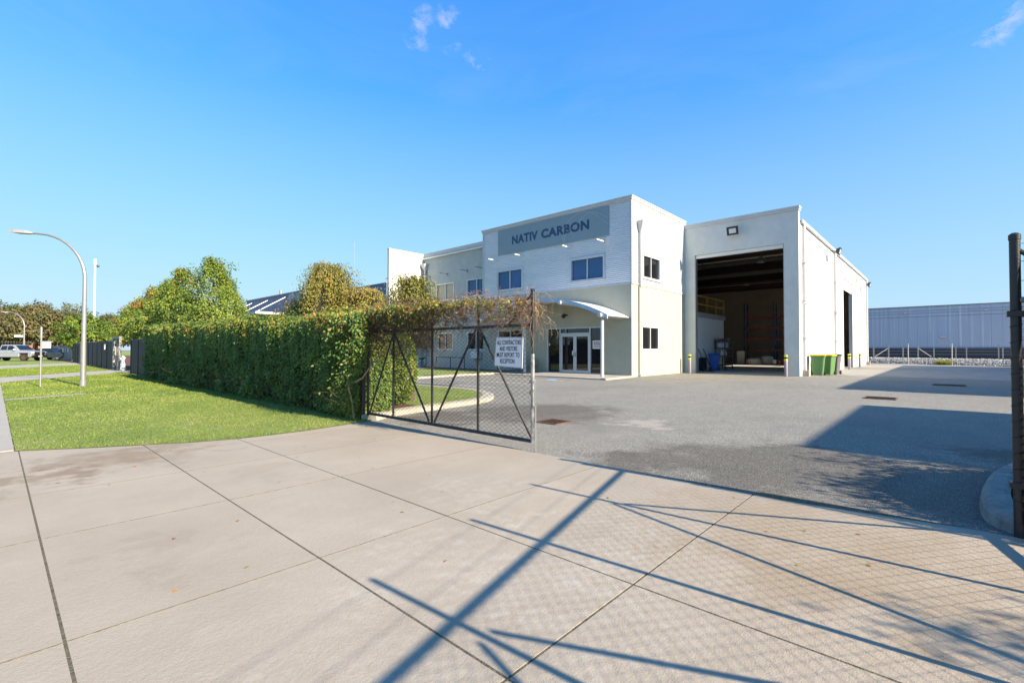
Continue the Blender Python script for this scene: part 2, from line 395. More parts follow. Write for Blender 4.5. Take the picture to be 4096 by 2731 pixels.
def text(s, material, parent, pl, u_left, width, z0, height, d=-.012, bold=0.0, name='lettering', ext=.004, spacing=1.0):
    """flat letters laid on a wall plane, reading left to right for someone facing it"""
    cu = bpy.data.curves.new('tx', 'FONT'); cu.body = s; cu.size = 1; cu.offset = bold; cu.extrude = .01; cu.space_character = spacing; cu.resolution_u = 4
    ob = bpy.data.objects.new('tx', cu); col.objects.link(ob); bpy.context.view_layer.update()
    me = bpy.data.meshes.new_from_object(ob.evaluated_get(bpy.context.evaluated_depsgraph_get()))
    bpy.data.objects.remove(ob); bpy.data.curves.remove(cu)
    n = len(me.vertices); a = np.empty(n*3); me.vertices.foreach_get('co', a); a = a.reshape(-1, 3)
    mn = a.min(0); mx = a.max(0)
    u = (a[:, 0]-mn[0])/(mx[0]-mn[0])*width; v = (a[:, 1]-mn[1])/(mx[1]-mn[1])*height; q = (a[:, 2]-mn[2])/(mx[2]-mn[2])*ext
    b = np.empty_like(a)
    if pl.ax == 'X': b[:, 0] = pl.pos+d-q; b[:, 1] = u_left-u; b[:, 2] = z0+v
    else: b[:, 0] = u_left+u; b[:, 1] = pl.pos+d-q; b[:, 2] = z0+v
    me.vertices.foreach_set('co', b.ravel()); me.update(); me.materials.clear(); me.materials.append(material)
    o = bpy.data.objects.new(name, me); col.objects.link(o); attach(o, parent, True); return o
def copy_tree(o, parent=None):
    c = o.copy(); col.objects.link(c); c.parent = parent
    for ch in list(o.children): copy_tree(ch, c)
    return c
def sheet(name, poly, z, material, kind='structure', parent=None):
    mb = MB(); mb.add([(x, y, z) for x, y in poly], [tuple(range(len(poly)))]); o = mb.build(name, material, parent); o['kind'] = kind; return o

def leaf_object(name, P, A, N, L, Wd, hue, material, parent=None, kind='stuff', fold=.12):
    """many small four-cornered leaves in one mesh; A = leaf axis, N = leaf normal"""
    P, A, N = (np.asarray(q, float) for q in (P, A, N)); n = len(P)
    A = A/np.maximum(np.linalg.norm(A, axis=1, keepdims=True), 1e-9)
    S = np.cross(A, N); S = S/np.maximum(np.linalg.norm(S, axis=1, keepdims=True), 1e-9); N2 = np.cross(S, A)
    L = np.broadcast_to(L, n)[:, None]; Wd = np.broadcast_to(Wd, n)[:, None]
    v = np.empty((n, 4, 3)); mid = P+A*L*.45-N2*L*fold
    v[:, 0] = P; v[:, 1] = mid+S*Wd*.5+N2*L*fold; v[:, 2] = P+A*L-N2*L*fold; v[:, 3] = mid-S*Wd*.5+N2*L*fold
    me = bpy.data.meshes.new(name); me.vertices.add(n*4); me.vertices.foreach_set('co', v.ravel())
    me.loops.add(n*4); me.loops.foreach_set('vertex_index', np.arange(n*4, dtype=np.int32))
    me.polygons.add(n); me.polygons.foreach_set('loop_start', np.arange(0, n*4, 4, dtype=np.int32))
    me.update(calc_edges=True)
    at = me.attributes.new('hue', 'FLOAT', 'POINT'); at.data.foreach_set('value', np.repeat(np.clip(np.broadcast_to(hue, n), 0, 1), 4).astype(np.float32))
    me.materials.append(material)
    o = bpy.data.objects.new(name, me); col.objects.link(o); attach(o, parent, True)
    if kind: o['kind'] = kind
    return o
def wob(x, y, z=0.0, s=1.0, seed=0):
    """cheap smooth noise, about -1..1"""
    r = np.zeros_like(np.asarray(x, float)+np.asarray(y, float)+np.asarray(z, float))
    g = np.random.default_rng(100+seed)
    for o in range(5):
        k = g.normal(size=3)*s*(1.7**o); ph = g.uniform(0, 6.28); r = r+np.sin(k[0]*x+k[1]*y+k[2]*z+ph)/(1.35**o)
    return r/2.6
def rdir(n): a = rng.normal(size=(n, 3)); return a/np.linalg.norm(a, axis=1, keepdims=True)

# ================================================================== THE SETTING
EARTH = mat('dry_earth', (.20, .16, .10), .95, .3, .5, .5, 20)
ROADM = mat('road_asphalt', (.07, .07, .07), .9, .2, 1.5, .4, 60)
PATHC = mat('path_concrete', (.31, .29, .265), .85, .10, 1.5, .3, 50)
YARDC = mat('yard_concrete', (.25, .238, .218), .85, .16, .9, .3, 50)
DIRT = mat('joint_dirt', (.10, .085, .055), .95, .5, 25, .6, 80)
sheet('ground', [(-1500, -1500), (1500, -1500), (1500, 1500), (-1500, 1500)], -.16, EARTH)
sheet('road', [(-9, -80), (-.3, -80), (-.3, 400), (-9, 400)], -.10, ROADM)
gb = [(.21, 9.08), (.8, 8.70), (1.44, 8.34), (2.0, 8.05), (2.46, 7.9), (3.0, 7.85), (3.5, 7.86), (4.2, 7.95), (4.80, 8.06)]
sheet('grass_verge', gb+[(5.3, 8.3), (5.3, 130), (.21, 130)], .012, LAWN)
sheet('far_verge', [(-40, 130), (60, 130), (60, 400), (-40, 400)], .0, LAWN)
sheet('neighbour_ground', [(5.3, 27), (40, 27), (40, 130), (5.3, 130)], .006, MULCH)
sheet('asphalt_yard', [(4.80, 8.2), (4.80, 1.36), (4.9, .47), (4.95, -.3), (4.95, -14), (62, -14), (66, 12), (66, 30), (4.9, 30)][::-1][::-1], 0, ASPH)
sheet('yard_concrete', [(31.1, -14), (53.0, -14), (63.2, 5.6), (31.1, 5.6)], .004, YARDC)
sheet('crossover_path', [(.2, 27.8), (5.6, 36.2), (7.0, 36.2), (7.0, 39.0), (4.6, 39.0), (.2, 32.8)], .024, PATHC)
sheet('garden_path', [(.2, 47.2), (5.4, 55.5), (5.4, 64.0), (.2, 55.7)], .024, PATHC)
sheet('service_strip', [(.21, 18.05), (1.9, 18.95), (1.85, 19.3), (.21, 18.4)], .024, PATHC)
mb = MB()
for a, b in ((9.12, 60.0), (60.012, 130.0)):
    pr = [(-.32, -.10), (-.14, -.085), (.0, -.01), (.06, .018), (.2, .02), (.2, -.15), (-.32, -.15)]
    mb.add([(x, a, z) for x, z in pr]+[(x, b, z) for x, z in pr], [tuple(range(7)), tuple(range(13, 6, -1))]+[(i, i+7, (i+1) % 7+7, (i+1) % 7) for i in range(7)])
kb = mb.build('street_kerb', mat('street_kerb_concrete', (.30, .285, .26), .9, .18, 2, .5, 40, stretch=(1, 14, 1))); tag(kb, kind='structure')
# apron slabs: wide saw-cut joints one way, thin ones the other
ap = sheet('concrete_apron', [(-2, -4), (5.0, -4), (5.0, 1.3), (4.84, 1.36), (4.80, 8.06)]+gb[:-1][::-1]+[(.2, 9.3), (-2, 9.3)], .0036, DIRT)
xs = [-1.2, .24, 1.44, 2.50, 4.815]; ys = [-3.2, 1.34, 3.0, 4.75, 6.22, 7.55]
def gby(x):
    for (x0, y0), (x1, y1) in zip(gb[:-1], gb[1:]):
        if x0 <= x <= x1: return y0+(y1-y0)*(x-x0)/(x1-x0)
    return 9.08
JOINT = mat('joint_grit', (.155, .125, .08), .95, .45, 30); wj, tj = .0065, .002
for i in range(4):
    x0, x1 = xs[i]+(wj if i else 0), xs[i+1]-(wj if i < 3 else 0)
    for j in range(6):
        y0 = ys[j]+(wj if j == 1 else tj); top = ys[j+1] if j < 5 else None
        if j == 0 and i == 3: poly = [(x0, y0), (5.0, y0), (5.0, -.15), (4.90, .5), (4.815, 1.1), (4.815, 1.34-wj), (x0, 1.34-wj)]
        elif top is not None:
            y1 = top-(wj if j == 0 else tj); poly = [(x0, y0), (x1, y0), (x1, y1), (x0, y1)]
            if j == 4 and i == 3: pass
        else:
            if i == 0: poly = [(x0, y0), (x1, y0), (x1, 9.07), (x0, 9.12)]
            else:
                tops = [(x, gby(x)) for x in [x1]+[g[0] for g in gb[::-1] if x0 < g[0] < x1]+[x0]]
                poly = [(x0, y0), (x1, y0)]+[(x, y+.01) for x, y in tops]
        if j in (2, 3, 4, 5):                            # tooled joint filled with grit, almost flush
            jm = MB(); jm.box(x0+.002, x1-.002, ys[j]-.0045, ys[j]+.0045, .0, .0074); jm.build('joint_filler', JOINT, ap)
        mbs = MB(); mbs.prism(poly, -.09, .006+random.uniform(-.0006, .0006), .0012); mbs.build('slab', CONC, ap)

# neighbour's lot on the right, beyond the frame: its shadow lies across the yard
nb = empty('neighbouring_warehouse', (35, -17, 0), 'neighbouring warehouse beyond the right edge whose stepped roof shades the yard', 'building')
NBW = mat('neighbour_wall', (.34, .31, .28), .8, .08, .6)
for a, b, c in ((8.4, 15.35, 5.89), (15.35, 20.95, 3.3), (20.95, 57.2, 6.63)):
    mb = MB(); mb.box(a, b, -26, -9, -.1, c); mb.build('wall', NBW, nb)
    mb = MB(); mb.box(a, b, -26.1, -8.97, c, c+.03); mb.build('roof', ZINC, nb)

# island lawn behind the gate, the lawn strip by the office, and their kerbs
def kerb(name, pts, wid, z, material=KERBC, parent=None, slope=.03, joint=None):
    """kerb along a line of points, its body to the left of the walking direction"""
    P = [Vector((*p, 0)) for p in pts]; n = len(P); prof = [(0, -.02), (.015, z-slope), (.06, z-.006), (wid*.8, z), (wid, z-.01), (wid, -.02)]
    vs = []
    for i, p in enumerate(P):
        d = (P[min(i+1, n-1)]-P[max(i-1, 0)]).normalized(); nn = Vector((-d.y, d.x, 0))
        for o, h in prof: q = p+nn*o; vs.append((q.x, q.y, h))
    k = len(prof); fs = [tuple(range(k)), tuple(range(n*k-1, n*k-k-1, -1))]
    for i in range(n-1):
        for j in range(k-1): fs.append((i*k+j, (i+1)*k+j, (i+1)*k+j+1, i*k+j+1))
    mb = MB(); mb.add(vs, fs); return mb.build(name, material, parent)
def smooth_pts(pts, n=6):
    """Catmull-Rom through points"""
    P = [Vector(p) for p in pts]; P = [2*P[0]-P[1]]+P+[2*P[-1]-P[-2]]; outp = []
    for i in range(1, len(P)-2):
        for k in range(n):
            t = k/n; a, b, c, d = P[i-1], P[i], P[i+1], P[i+2]
            outp.append(.5*((2*b)+(c-a)*t+(2*a-5*b+4*c-d)*t*t+(3*b-a-3*c+d)*t**3))
    outp.append(P[-2]); return [tuple(q) for q in outp]
isl = smooth_pts([(4.95, 8.02), (5.55, 8.3), (7.0, 8.52), (8.48, 8.74), (9.43, 9.30), (10.15, 10.2), (10.5, 11.3), (10.52, 13), (10.47, 17), (10.2, 24)], 5)
seglen = [0]+list(np.cumsum([math.dist(a, b) for a, b in zip(isl[:-1], isl[1:])]))
isk = empty('lawn_island', (8, 11, 0)); tag(isk, kind='structure')
cut = 0
for i in range(5, len(isl), 5):
    a = isl[i-5:i+1]
    p0 = Vector(a[0]); p1 = Vector(a[1]); a[0] = tuple(p0+(p1-p0)*.03)
    kerb('kerb_stone', a, .33, .11, KERBC, isk)
P2 = [Vector((*p, 0)) for p in isl]; inner = []
for i, p in enumerate(P2):
    d = (P2[min(i+1, len(P2)-1)]-P2[max(i-1, 0)]).normalized(); inner.append((p.x-d.y*.31, p.y+d.x*.31))
mbl = MB(); ip = [q for q in inner if q[0] > 5.2]; mbl.add([(x, y, .095) for x, y in ip]+[(5.2, 24, .095), (5.2, ip[0][1], .095)], [tuple(range(len(ip)+2))]); mbl.build('lawn_surface', LAWN, isk)
mbl = MB(); mbl.add([(5.0, 8.35, .102), (5.75, 8.66, .102), (6.45, 8.80, .102), (6.5, 9.4, .102), (6.2, 10.2, .102), (6.1, 24, .102), (4.95, 24, .102)], [tuple(range(7))]); mbl.build('mulch_bed', MULCH, isk)
ofk = empty('office_lawn', (16, 22, 0)); tag(ofk, kind='structure')
ol = smooth_pts([(10.8, 24.0), (10.9, 20), (11.4, 18.3), (12.4, 17.95), (14.2, 18.3), (16.2, 18.6), (17.6, 18.7), (18.9, 18.4)], 4)[::-1]
ol = ol[::-1]
P2 = [Vector((*p, 0)) for p in ol]; inner = []
for i in range(4, len(ol), 4): kerb('kerb_stone', ol[i-4:i+1], .30, .10, KERBC, ofk)
for i, p in enumerate(P2):
    d = (P2[min(i+1, len(P2)-1)]-P2[max(i-1, 0)]).normalized(); inner.append((p.x-d.y*.28, p.y+d.x*.28))
mbl = MB(); mbl.add([(x, y, .085) for x, y in inner]+[(22.0, 18.8, .085), (22.0, 29.2, .085), (11.2, 29.2, .085)], [tuple(range(len(inner)+3))]); mbl.build('lawn_surface', LAWN, ofk)
mbl = MB(); mbl.add([(20.6, 19.0, .092), (22.0, 19.0, .092), (22.0, 29.2, .092), (19.6, 29.2, .092), (20.2, 25, .092)], [tuple(range(5))]); mbl.build('mulch_bed', MULCH, ofk)
# entrance platform
pf = MB(); pf.prism([(18.78, 11.36), (21.7, 11.62), (21.7, 18.9), (18.95, 18.75), (19.05, 15)], -.05, .075, .012)
tag(pf.build('entrance_platform', PATHC), kind='structure')
kp = empty('platform_kerb', (18.8, 15, 0)); tag(kp, kind='structure')
kpts = [(21.6, 11.48), (19.6, 11.33), (18.62, 11.30), (18.70, 13.0), (18.78, 14.9), (18.74, 16.8), (18.7, 18.4)]
for a, b in zip(kpts[:-1], kpts[1:]):
    va, vb = Vector(a), Vector(b); dd = (vb-va).normalized()*.006
    kerb('kerb_stone', [tuple(vb-dd), tuple(va+dd)], .26, .085, KERBC, kp)
# garden bed by the open gate leaf on the right
bed = empty('garden_bed', (7, -1.5, 0)); tag(bed, kind='structure')
bk = smooth_pts([(5.02, -.85), (5.04, -.48), (5.25, -.24), (5.8, -.2), (6.42, -.25), (7.16, -.36), (7.8, -.56), (8.6, -1.0), (9.1, -1.7), (9.3, -3.0)], 4)
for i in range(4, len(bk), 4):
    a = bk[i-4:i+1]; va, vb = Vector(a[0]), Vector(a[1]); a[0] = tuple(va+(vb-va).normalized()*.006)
    kerb('kerb_stone', a[::-1], .20, .13, mat('shade_darkened_kerb', (.20, .195, .175), .9, .35, 7, .5, 40), bed, slope=.05)  # kerb concrete darkened: the bed's shade is put into its colour
mbl = MB(); mbl.add([(5.1, -.6, .12), (5.5, -.42, .12), (6.4, -.45, .12), (7.7, -.72, .12), (8.6, -1.3, .12), (9.0, -3, .12), (9.0, -8.9, .12), (4.9, -8.9, .12)], [tuple(range(8))]); mbl.build('soil', DIRT, bed)

# painted lines
WLINE = mat('worn_white_paint', (.55, .55, .53), .8, .2, 20); YLINE = mat('worn_yellow_paint', (.45, .36, .17), .8, .2, 20); BLINE = mat('worn_blue_paint', (.20, .38, .60), .8, .2, 20)
def line(a, b, wd, m_, nm, z=.004):
    a = Vector(a); b = Vector(b); d = (b-a).normalized(); n = Vector((-d.y, d.x))*wd/2
    mbx = MB(); mbx.add([(*(a-n), z), (*(b-n), z), (*(b+n), z), (*(a+n), z)], [(0, 1, 2, 3)]); o = mbx.build(nm, m_); o['kind'] = 'structure'
for a, b in (((14.1, 18.3), (14.5, 12.2)), ((11.95, 17.4), (12.2, 12.0)), ((16.6, 18.4), (16.9, 12.4))): line(a, b, .08, WLINE, 'parking_line')
line((16.9, 12.9), (17.4, 13.5), .35, BLINE, 'parking_mark')
for a, b in (((18.9, 9.1), (25.5, 5.7)), ((21.6, 11.2), (20.2, 8.5)), ((23.3, 11.3), (21.6, 7.8)), ((24.9, 11.3), (23.0, 7.2)), ((26.5, 11.3), (24.4, 6.5)), ((28.0, 10.6), (25.4, 5.8)), ((28.0, 8.2), (26.9, 5.7)), ((20.3, 11.2), (19.6, 9.0)), ((25.5, 5.7), (28.2, 5.6))): line(a, b, .07, YLINE, 'yellow_hatching')
# drain grates
def grate(x0, x1, y0, y1, n, label):
    g = empty('drain_grate', ((x0+x1)/2, (y0+y1)/2, 0), label, 'drain grate', 'steel drain grates let into the asphalt')
    mbx = MB(); mbx.box(x0+.03, x1-.03, y0+.03, y1-.03, .001, .004); mbx.build('pit', mat('pit_dark', (.006, .006, .006), .9), g)
    mbx = MB(); RU = mat('rusty_frame', (.12, .06, .035), .8, .3, 12)
    for q in ((x0, x1, y0, y0+.04), (x0, x1, y1-.04, y1), (x0, x0+.04, y0+.04, y1-.04), (x1-.04, x1, y0+.04, y1-.04)): mbx.box(*q, .0, .014)
    mbx.build('frame', RU, g)
    for k in range(n):
        x = x0+.05+(x1-x0-.1)*(k+.5)/n; mbx = MB(); mbx.box(x-.008, x+.008, y0+.04, y1-.04, .004, .013); mbx.build('bar', RU, g)
grate(6.86, 7.40, 5.2, 5.72, 9, 'rusty drain grate in the asphalt just behind the closed gate end')
grate(16.6, 17.45, 1.0, 1.75, 7, 'dark drain grate in the sunlit strip between the two big shadows')
grate(24.8, 25.8, -.6, .4, 7, 'far drain grate within the shaded yard')

# ================================================================== OFFICE
PF = Plane('X', 21.71); PS = Plane('Y', 11.67); PW = Plane('X', 22.1)
off = empty('office_building', (24, 18, 0), 'two-storey office with galvanised corrugated upper storey, sage render below and arched entry canopy', 'building')
W1 = (18.97, 21.12, 5.11, 6.37); W2 = (13.24, 15.41, 5.14, 6.40); W3 = (18.96, 21.04, 1.35, 2.62); EN = (13.29, 17.06, .07, 2.62)
W4 = (22.89, 24.90, 5.16, 6.40); W5 = (22.81, 24.77, 1.36, 2.63)
wall(PF, 11.67, 22.41, 0, 4.76, [EN, W3], RGREEN, off)
wall(Plane('X', 21.74), 11.70, 22.38, 4.76, 9.0, [W1, W2], TRIM, off, .18)
wall(PS, 21.93, 28.33, 0, 4.76, [W5], RGREEN, off)
wall(Plane('Y', 11.70), 21.92, 28.33, 4.76, 9.0, [W4], TRIM, off, .18)
# cladding sheets around the windows
def clad(pl, u0, u1, z0, z1, holes, cuts, m_):
    for a, b in zip(cuts[:-1], cuts[1:]):
        for c in rects(a, b, z0, z1, [(max(h[0], a), min(h[1], b), h[2], h[3]) for h in holes if h[0] < b and h[1] > a]):
            nz = max(1, round((c[3]-c[2])/.8))
            zs = [c[2]]+[round(z/.1)*.1 for z in np.linspace(c[2], c[3], nz+1)[1:-1]]+[c[3]]
            for k, (p, q) in enumerate(zip(zs[:-1], zs[1:])): corr(pl, c[0]+.003, c[1]-.003, p, q+.01, d=-.012-.002*(k % 2)).build('cladding_sheet', m_, off)
clad(PF, 11.70, 22.38, 4.78, 8.95, [W1, W2], [11.73, 15.6, 18.35, 22.36], ZINC)
clad(PS, 21.74, 28.30, 4.78, 8.95, [W4], [21.77, 25.4, 28.30], ZINC)
mb = MB(); mb.box(21.665, 21.765, 11.625, 11.725, 4.74, 8.96); mb.build('corner_trim', TRIM, off)
mb = MB(); mb.box(21.665, 21.76, 22.36, 22.45, 4.74, 8.96); mb.build('corner_trim', TRIM, off)
mb = MB(); mb.box(28.24, 28.325, 11.64, 11.72, 4.74, 8.94); mb.build('corner_trim', TRIM, off)
mb = MB(); mb.box(21.672, 21.72, 11.725, 22.36, 4.73, 4.775); mb.box(21.765, 28.24, 11.632, 11.68, 4.73, 4.775); mb.build('flashing', TRIM, off)
# cap: stepped moulding along the top
for z0, z1, o in ((8.93, 9.02, .035), (9.02, 9.15, .075), (9.15, 9.21, .11)):
    mb = MB(); mb.box(21.71-o, 21.96, 11.67-o, 22.43+o, z0, z1); mb.box(21.962, 28.40, 11.67-o, 11.92, z0, z1); mb.build('parapet_cap', TRIM, off)
mb = MB(); mb.box(21.93, 28.3, 11.93, 29.3, 8.2, 8.3); mb.build('roof', ZINC, off)
mb = MB(); mb.box(28.0, 28.31, 11.93, 29.3, 0, 8.2); mb.build('rear_wall', TRIM, off)
for Wn, pl in ((W1, PF), (W2, PF)): window(pl, *Wn, off, GL_BLUE, surround=.05, proud=.05)
window(PF, *W3, off, GL_DARK, proud=.01)
window(PS, *W4, off, GL_DARK, surround=.05, proud=.05, frame=TRIM); window(PS, *W5, off, GL_DARK, proud=.01, frame=TRIM)
# name sign
SIGNM = mat('sign_panel_slate', (.205, .285, .335), .45, .03, 1.0); NAVY = mat('navy_letters', (.020, .060, .150), .5, .05, 3)
sg = MB()
for a, b in ((12.95, 15.62), (15.624, 18.33), (18.334, 21.03)): sg.box(21.662, 21.69, a, b, 7.37, 8.97)
sgo = sg.build('sign_panel', SIGNM, off)
PSG = Plane('X', 21.662)
text('NATIV', NAVY, sgo, PSG, 19.82, 2.07, 7.9, .545, d=-.001, bold=.05, spacing=1.1)
text('CARBON', NAVY, sgo, PSG, 17.49, 3.34, 7.9, .545, d=-.001, bold=.05, spacing=1.1)
arc1 = smooth_pts([(15.87, 7.39), (15.90, 7.8), (15.74, 8.3), (15.4, 8.68), (14.95, 8.87), (14.5, 8.90), (14.0, 8.77), (13.5, 8.44), (12.97, 7.95)], 5)
arc2 = smooth_pts([(15.76, 7.38), (15.76, 7.75), (15.6, 8.0), (15.2, 8.2), (14.9, 8.38), (14.55, 8.62), (14.25, 8.80), (13.95, 8.82), (13.5, 8.62), (12.97, 8.29)], 5)
for a in (arc1, arc2):
    mb = MB(); mb.path([(21.659, y, z) for y, z in a], .007, 4); mb.build('logo_line', mat('pale_line', (.5, .56, .6), .5), sgo)
LAMPW = mat('white_lamp_housing', (.66, .66, .66), .4, .03)
for y in (21.17, 18.94, 15.42, 13.23):
    mb = MB(); mb.box(20.92, 21.66, y-.03, y+.03, 7.06, 7.115); mb.box(21.655, 21.70, y-.045, y+.045, 7.02, 7.15); mb.build('sign_light', LAMPW, off)
# rain heads and downpipes
def rainhead(pl, u, ztop, zb, parent, r=.05, offz=None, u2=None):
    mb = MB(); c = pl.pt
    def ring(hw, hd0, hd1, z): return [c(u-hw, hd0, z), c(u+hw, hd0, z), c(u+hw, hd1, z), c(u-hw, hd1, z)]
    rr = ring(.09, -.17, -.03, ztop-.5)+ring(.17, -.30, -.02, ztop-.24)+ring(.22, -.34, -.02, ztop-.1)+ring(.25, -.37, -.02, ztop)
    fs = [(3, 2, 1, 0), (12, 13, 14, 15)]
    for k in range(3):
        for j in range(4): fs.append((k*4+j, k*4+(j+1) % 4, k*4+4+(j+1) % 4, k*4+4+j))
    mb.add(rr, fs); mb.build('rain_head', TRIM, parent)
    mb = MB(); pl.box(mb, u-.07, u+.07, -.165, -.045, zb, ztop-.45); mb.build('downpipe', TRIM, parent, bevel=.015)
    return
rainhead(PS, 22.5, 8.02, 4.62, off)
mb = MB(); PS.box(mb, 22.40, 22.54, -.10, -.002, .12, 4.64); mb.build('downpipe', mat('cream_pipe', (.36, .36, .29), .6, .04), off, bevel=.015)
mb = MB(); PS.box(mb, 22.38, 22.56, -.17, -.003, .03, .14); mb.build('downpipe_shoe', TRIM, off, bevel=.01)
# entrance
ent = MB()
for u in (13.29, 14.10, 16.10, 17.0): PF.box(ent, u, u+.07, -.03, .09, .075, 2.62)
PF.box(ent, 13.36, 14.10, -.03, .09, 2.55, 2.62); PF.box(ent, 14.17, 16.10, -.03, .09, 2.55, 2.62); PF.box(ent, 16.17, 17.0, -.03, .09, 2.55, 2.62)
PF.box(ent, 14.17, 16.10, -.03, .09, 2.24, 2.31); PF.box(ent, 13.36, 14.10, -.03, .09, .075, .12); PF.box(ent, 16.17, 17.0, -.03, .09, .075, .12)
PF.box(ent, 15.74, 15.77, .0, .08, 2.31, 2.55)
eo = ent.build('entrance_frame', ALU, off)
for a, b, c, d in ((13.36, 14.10, .12, 2.55), (16.17, 17.0, .12, 2.55), (14.17, 15.74, 2.31, 2.55), (15.77, 16.10, 2.31, 2.55)):
    mb = MB(); PF.box(mb, a-.004, b+.004, .05, .06, c-.004, d+.004); mb.build('pane', GL_DARK, eo)
for a, b in ((14.18, 15.13), (15.14, 16.09)):
    mb = MB(); st = .10
    PF.box(mb, a, a+st, .0, .05, .08, 2.235); PF.box(mb, b-st, b, .0, .05, .08, 2.235); PF.box(mb, a+st, b-st, .0, .05, .08, .25); PF.box(mb, a+st, b-st, .0, .05, 2.11, 2.235)
    dl = mb.build('door', ALU, off); mb = MB(); PF.box(mb, a+st-.004, b-st+.004, .02, .03, .246, 2.114); mb.build('pane', GL_DARK, dl)
    h = b-.05 if a < 15 else a+.05
    mb = MB(); PF.box(mb, h-.02, h+.02, -.05, -.001, .98, 1.22); PF.box(mb, h-.09 if a < 15 else h-.02, h+.02 if a < 15 else h+.09, -.07, -.05, 1.08, 1.105); mb.build('handle', mat('bright_steel', (.6, .6, .6), .25, .05, metal=.9), dl)
    for z in (.3, 1.95):
        u = a+.02 if a < 15 else b-.02; mb = MB(); PF.box(mb, u-.025, u+.025, -.012, -.001, z, z+.17); mb.build('hinge', TRIM, dl)
mb = MB(); PF.box(mb, 15.20, 15.33, .008, .018, 1.07, 1.32); mb.build('door_notice', mat('notice_paper', (.6, .6, .66), .7, .03), off)
mb = MB(); PF.box(mb, 16.90, 16.98, .036, .046, 1.62, 1.74); mb.build('door_sticker', mat('notice_paper', (.6, .6, .66), .7, .03), off)
db = MB(); PF.box(db, 13.37, 14.0, .03, .046, 1.43, 1.88); dbo = db.build('delivery_board', mat('white_board', (.72, .72, .74), .5, .02), off)
PD = Plane('X', 21.74); PURP = mat('dark_purple_print', (.06, .03, .12), .6)
text('ALL PICK UPS', PURP, dbo, PD, 13.95, .53, 1.745, .075, d=-.001, bold=.03)
text('& DELIVERIES', PURP, dbo, PD, 13.93, .52, 1.645, .075, d=-.001, bold=.03)
mb = MB(); PD.box(mb, 13.42, 13.95, -.003, -.001, 1.48, 1.61); mb.build('grey_strip', mat('grey_strip', (.42, .43, .40), .6), dbo)
text('46', mat('silver_number', (.62, .66, .68), .4), off, PF, 17.66, .30, 2.24, .21, d=-.004, bold=.012, ext=.015, name='house_number')
# barrel canopy over the door
cn = MB(); yc, half, rise, zt = 16.3, 4.5, 1.08, 4.10; rad = (half*half+rise*rise)/(2*rise)
def arcz(y): return zt-rad+math.sqrt(rad*rad-(y-yc)**2)
NA = 40; NX = 44; vs = []; fs = []
for i in range(NA+1):
    y = yc-half+2*half*i/NA
    for j in range(NX+1):
        x = 19.62+2.06*j/NX; vs.append((x, y, arcz(y)+.012*math.cos(j*math.pi)))
for i in range(NA):
    for j in range(NX): a = i*(NX+1)+j; fs.append((a, a+1, a+NX+2, a+NX+1))
n0 = len(vs); vs += [(x, y, z-.03) for x, y, z in vs[:n0]]; fs += [tuple(q+n0 for q in f[::-1]) for f in fs]
cn.add(vs, fs); cno = cn.build('canopy_roof', mat('canopy_sheet', (.70, .71, .72), .4, .04, 2, metal=.2), off)
cf_ = MB(); q = []
for i in range(NA+1): y = yc-half+2*half*i/NA; q += [(19.58, y, arcz(y)-.17), (19.58, y, arcz(y)+.03), (19.64, y, arcz(y)+.03), (19.64, y, arcz(y)-.17)]
ff = [(0, 1, 2, 3)]
for i in range(NA):
    for j in range(4): ff.append((i*4+j, (i+1)*4+j, (i+1)*4+(j+1) % 4, i*4+(j+1) % 4))
cf_.add(q, ff+[(NA*4+3, NA*4+2, NA*4+1, NA*4)]); cf_.build('fascia', mat('canopy_fascia', (.36, .47, .60), .45, .08, 3), cno)
for y, l in ((12.15, 19.42), (14.55, 19.45), (17.15, 19.45), (20.4, 19.45)):
    mb = MB(); mb.tube((l, y, arcz(y)-.16), (21.69, y, arcz(y)-.16), .10, 12); mb.build('beam', TRIM, cno, smooth=True)
for y in (12.2, 17.15):
    z = arcz(y)-.3; mb = MB(); mb.tube((19.78, y, .07), (19.78, y, z-.12), .085, 14); mb.box(19.74, 19.82, y-.012, y+.012, z-.13, z+.06); mb.build('post', TRIM, cno, smooth=True)
mb = MB(); mb.box(21.50, 21.70, 15.60, 15.66, 3.28, 3.34); mb.tube((21.45, 15.63, 3.30), (21.30, 15.63, 3.22), .10, 10, .12); mb.build('spot_lamp', BLACKPL, off)
# left wing, blade wall
W6 = (25.78, 27.81, 4.94, 6.19); W7 = (22.52, 24.44, 5.0, 6.22); W8 = (22.66, 24.40, 1.36, 2.6); W9 = (25.9, 27.6, 1.36, 2.6)
wall(PW, 22.412, 29.32, 0, 8.45, [W6, W7, W8, W9], RBLUE, off)
window(PW, *W6, off, BLIND); window(PW, *W7, off, GL_BLUE); window(PW, *W8, off, GL_DARK, proud=.01); window(PW, *W9, off, GL_DARK, proud=.01)
for z0, z1, o in ((8.40, 8.5, .03), (8.5, 8.65, .07)): mb = MB(); mb.box(22.1-o, 22.34, 22.47, 29.315, z0, z1); mb.build('parapet_cap', TRIM, off)
mb = MB(); mb.box(19.0, 22.4, 29.32, 29.5, 0, 8.6); mb.build('blade_wall', WHITEW, off)
mb = MB(); mb.box(18.96, 22.4, 29.30, 29.52, 8.602, 8.64); mb.build('blade_cap', TRIM, off)
rainhead(PW, 29.05, 7.85, .2, off)
for y in (28.61, 26.53, 24.41, 22.8):
    mb = MB(); mb.box(21.34, 22.05, y-.025, y+.025, 6.83, 6.87); mb.box(22.05, 22.095, y-.03, y+.03, 6.72, 6.95); mb.build('wall_light', GALV, off)
mb = MB(); mb.box(21.75, 22.08, 22.95, 23.72, .78, 1.25); mb.build('air_conditioner', LAMPW, off, bevel=.02)

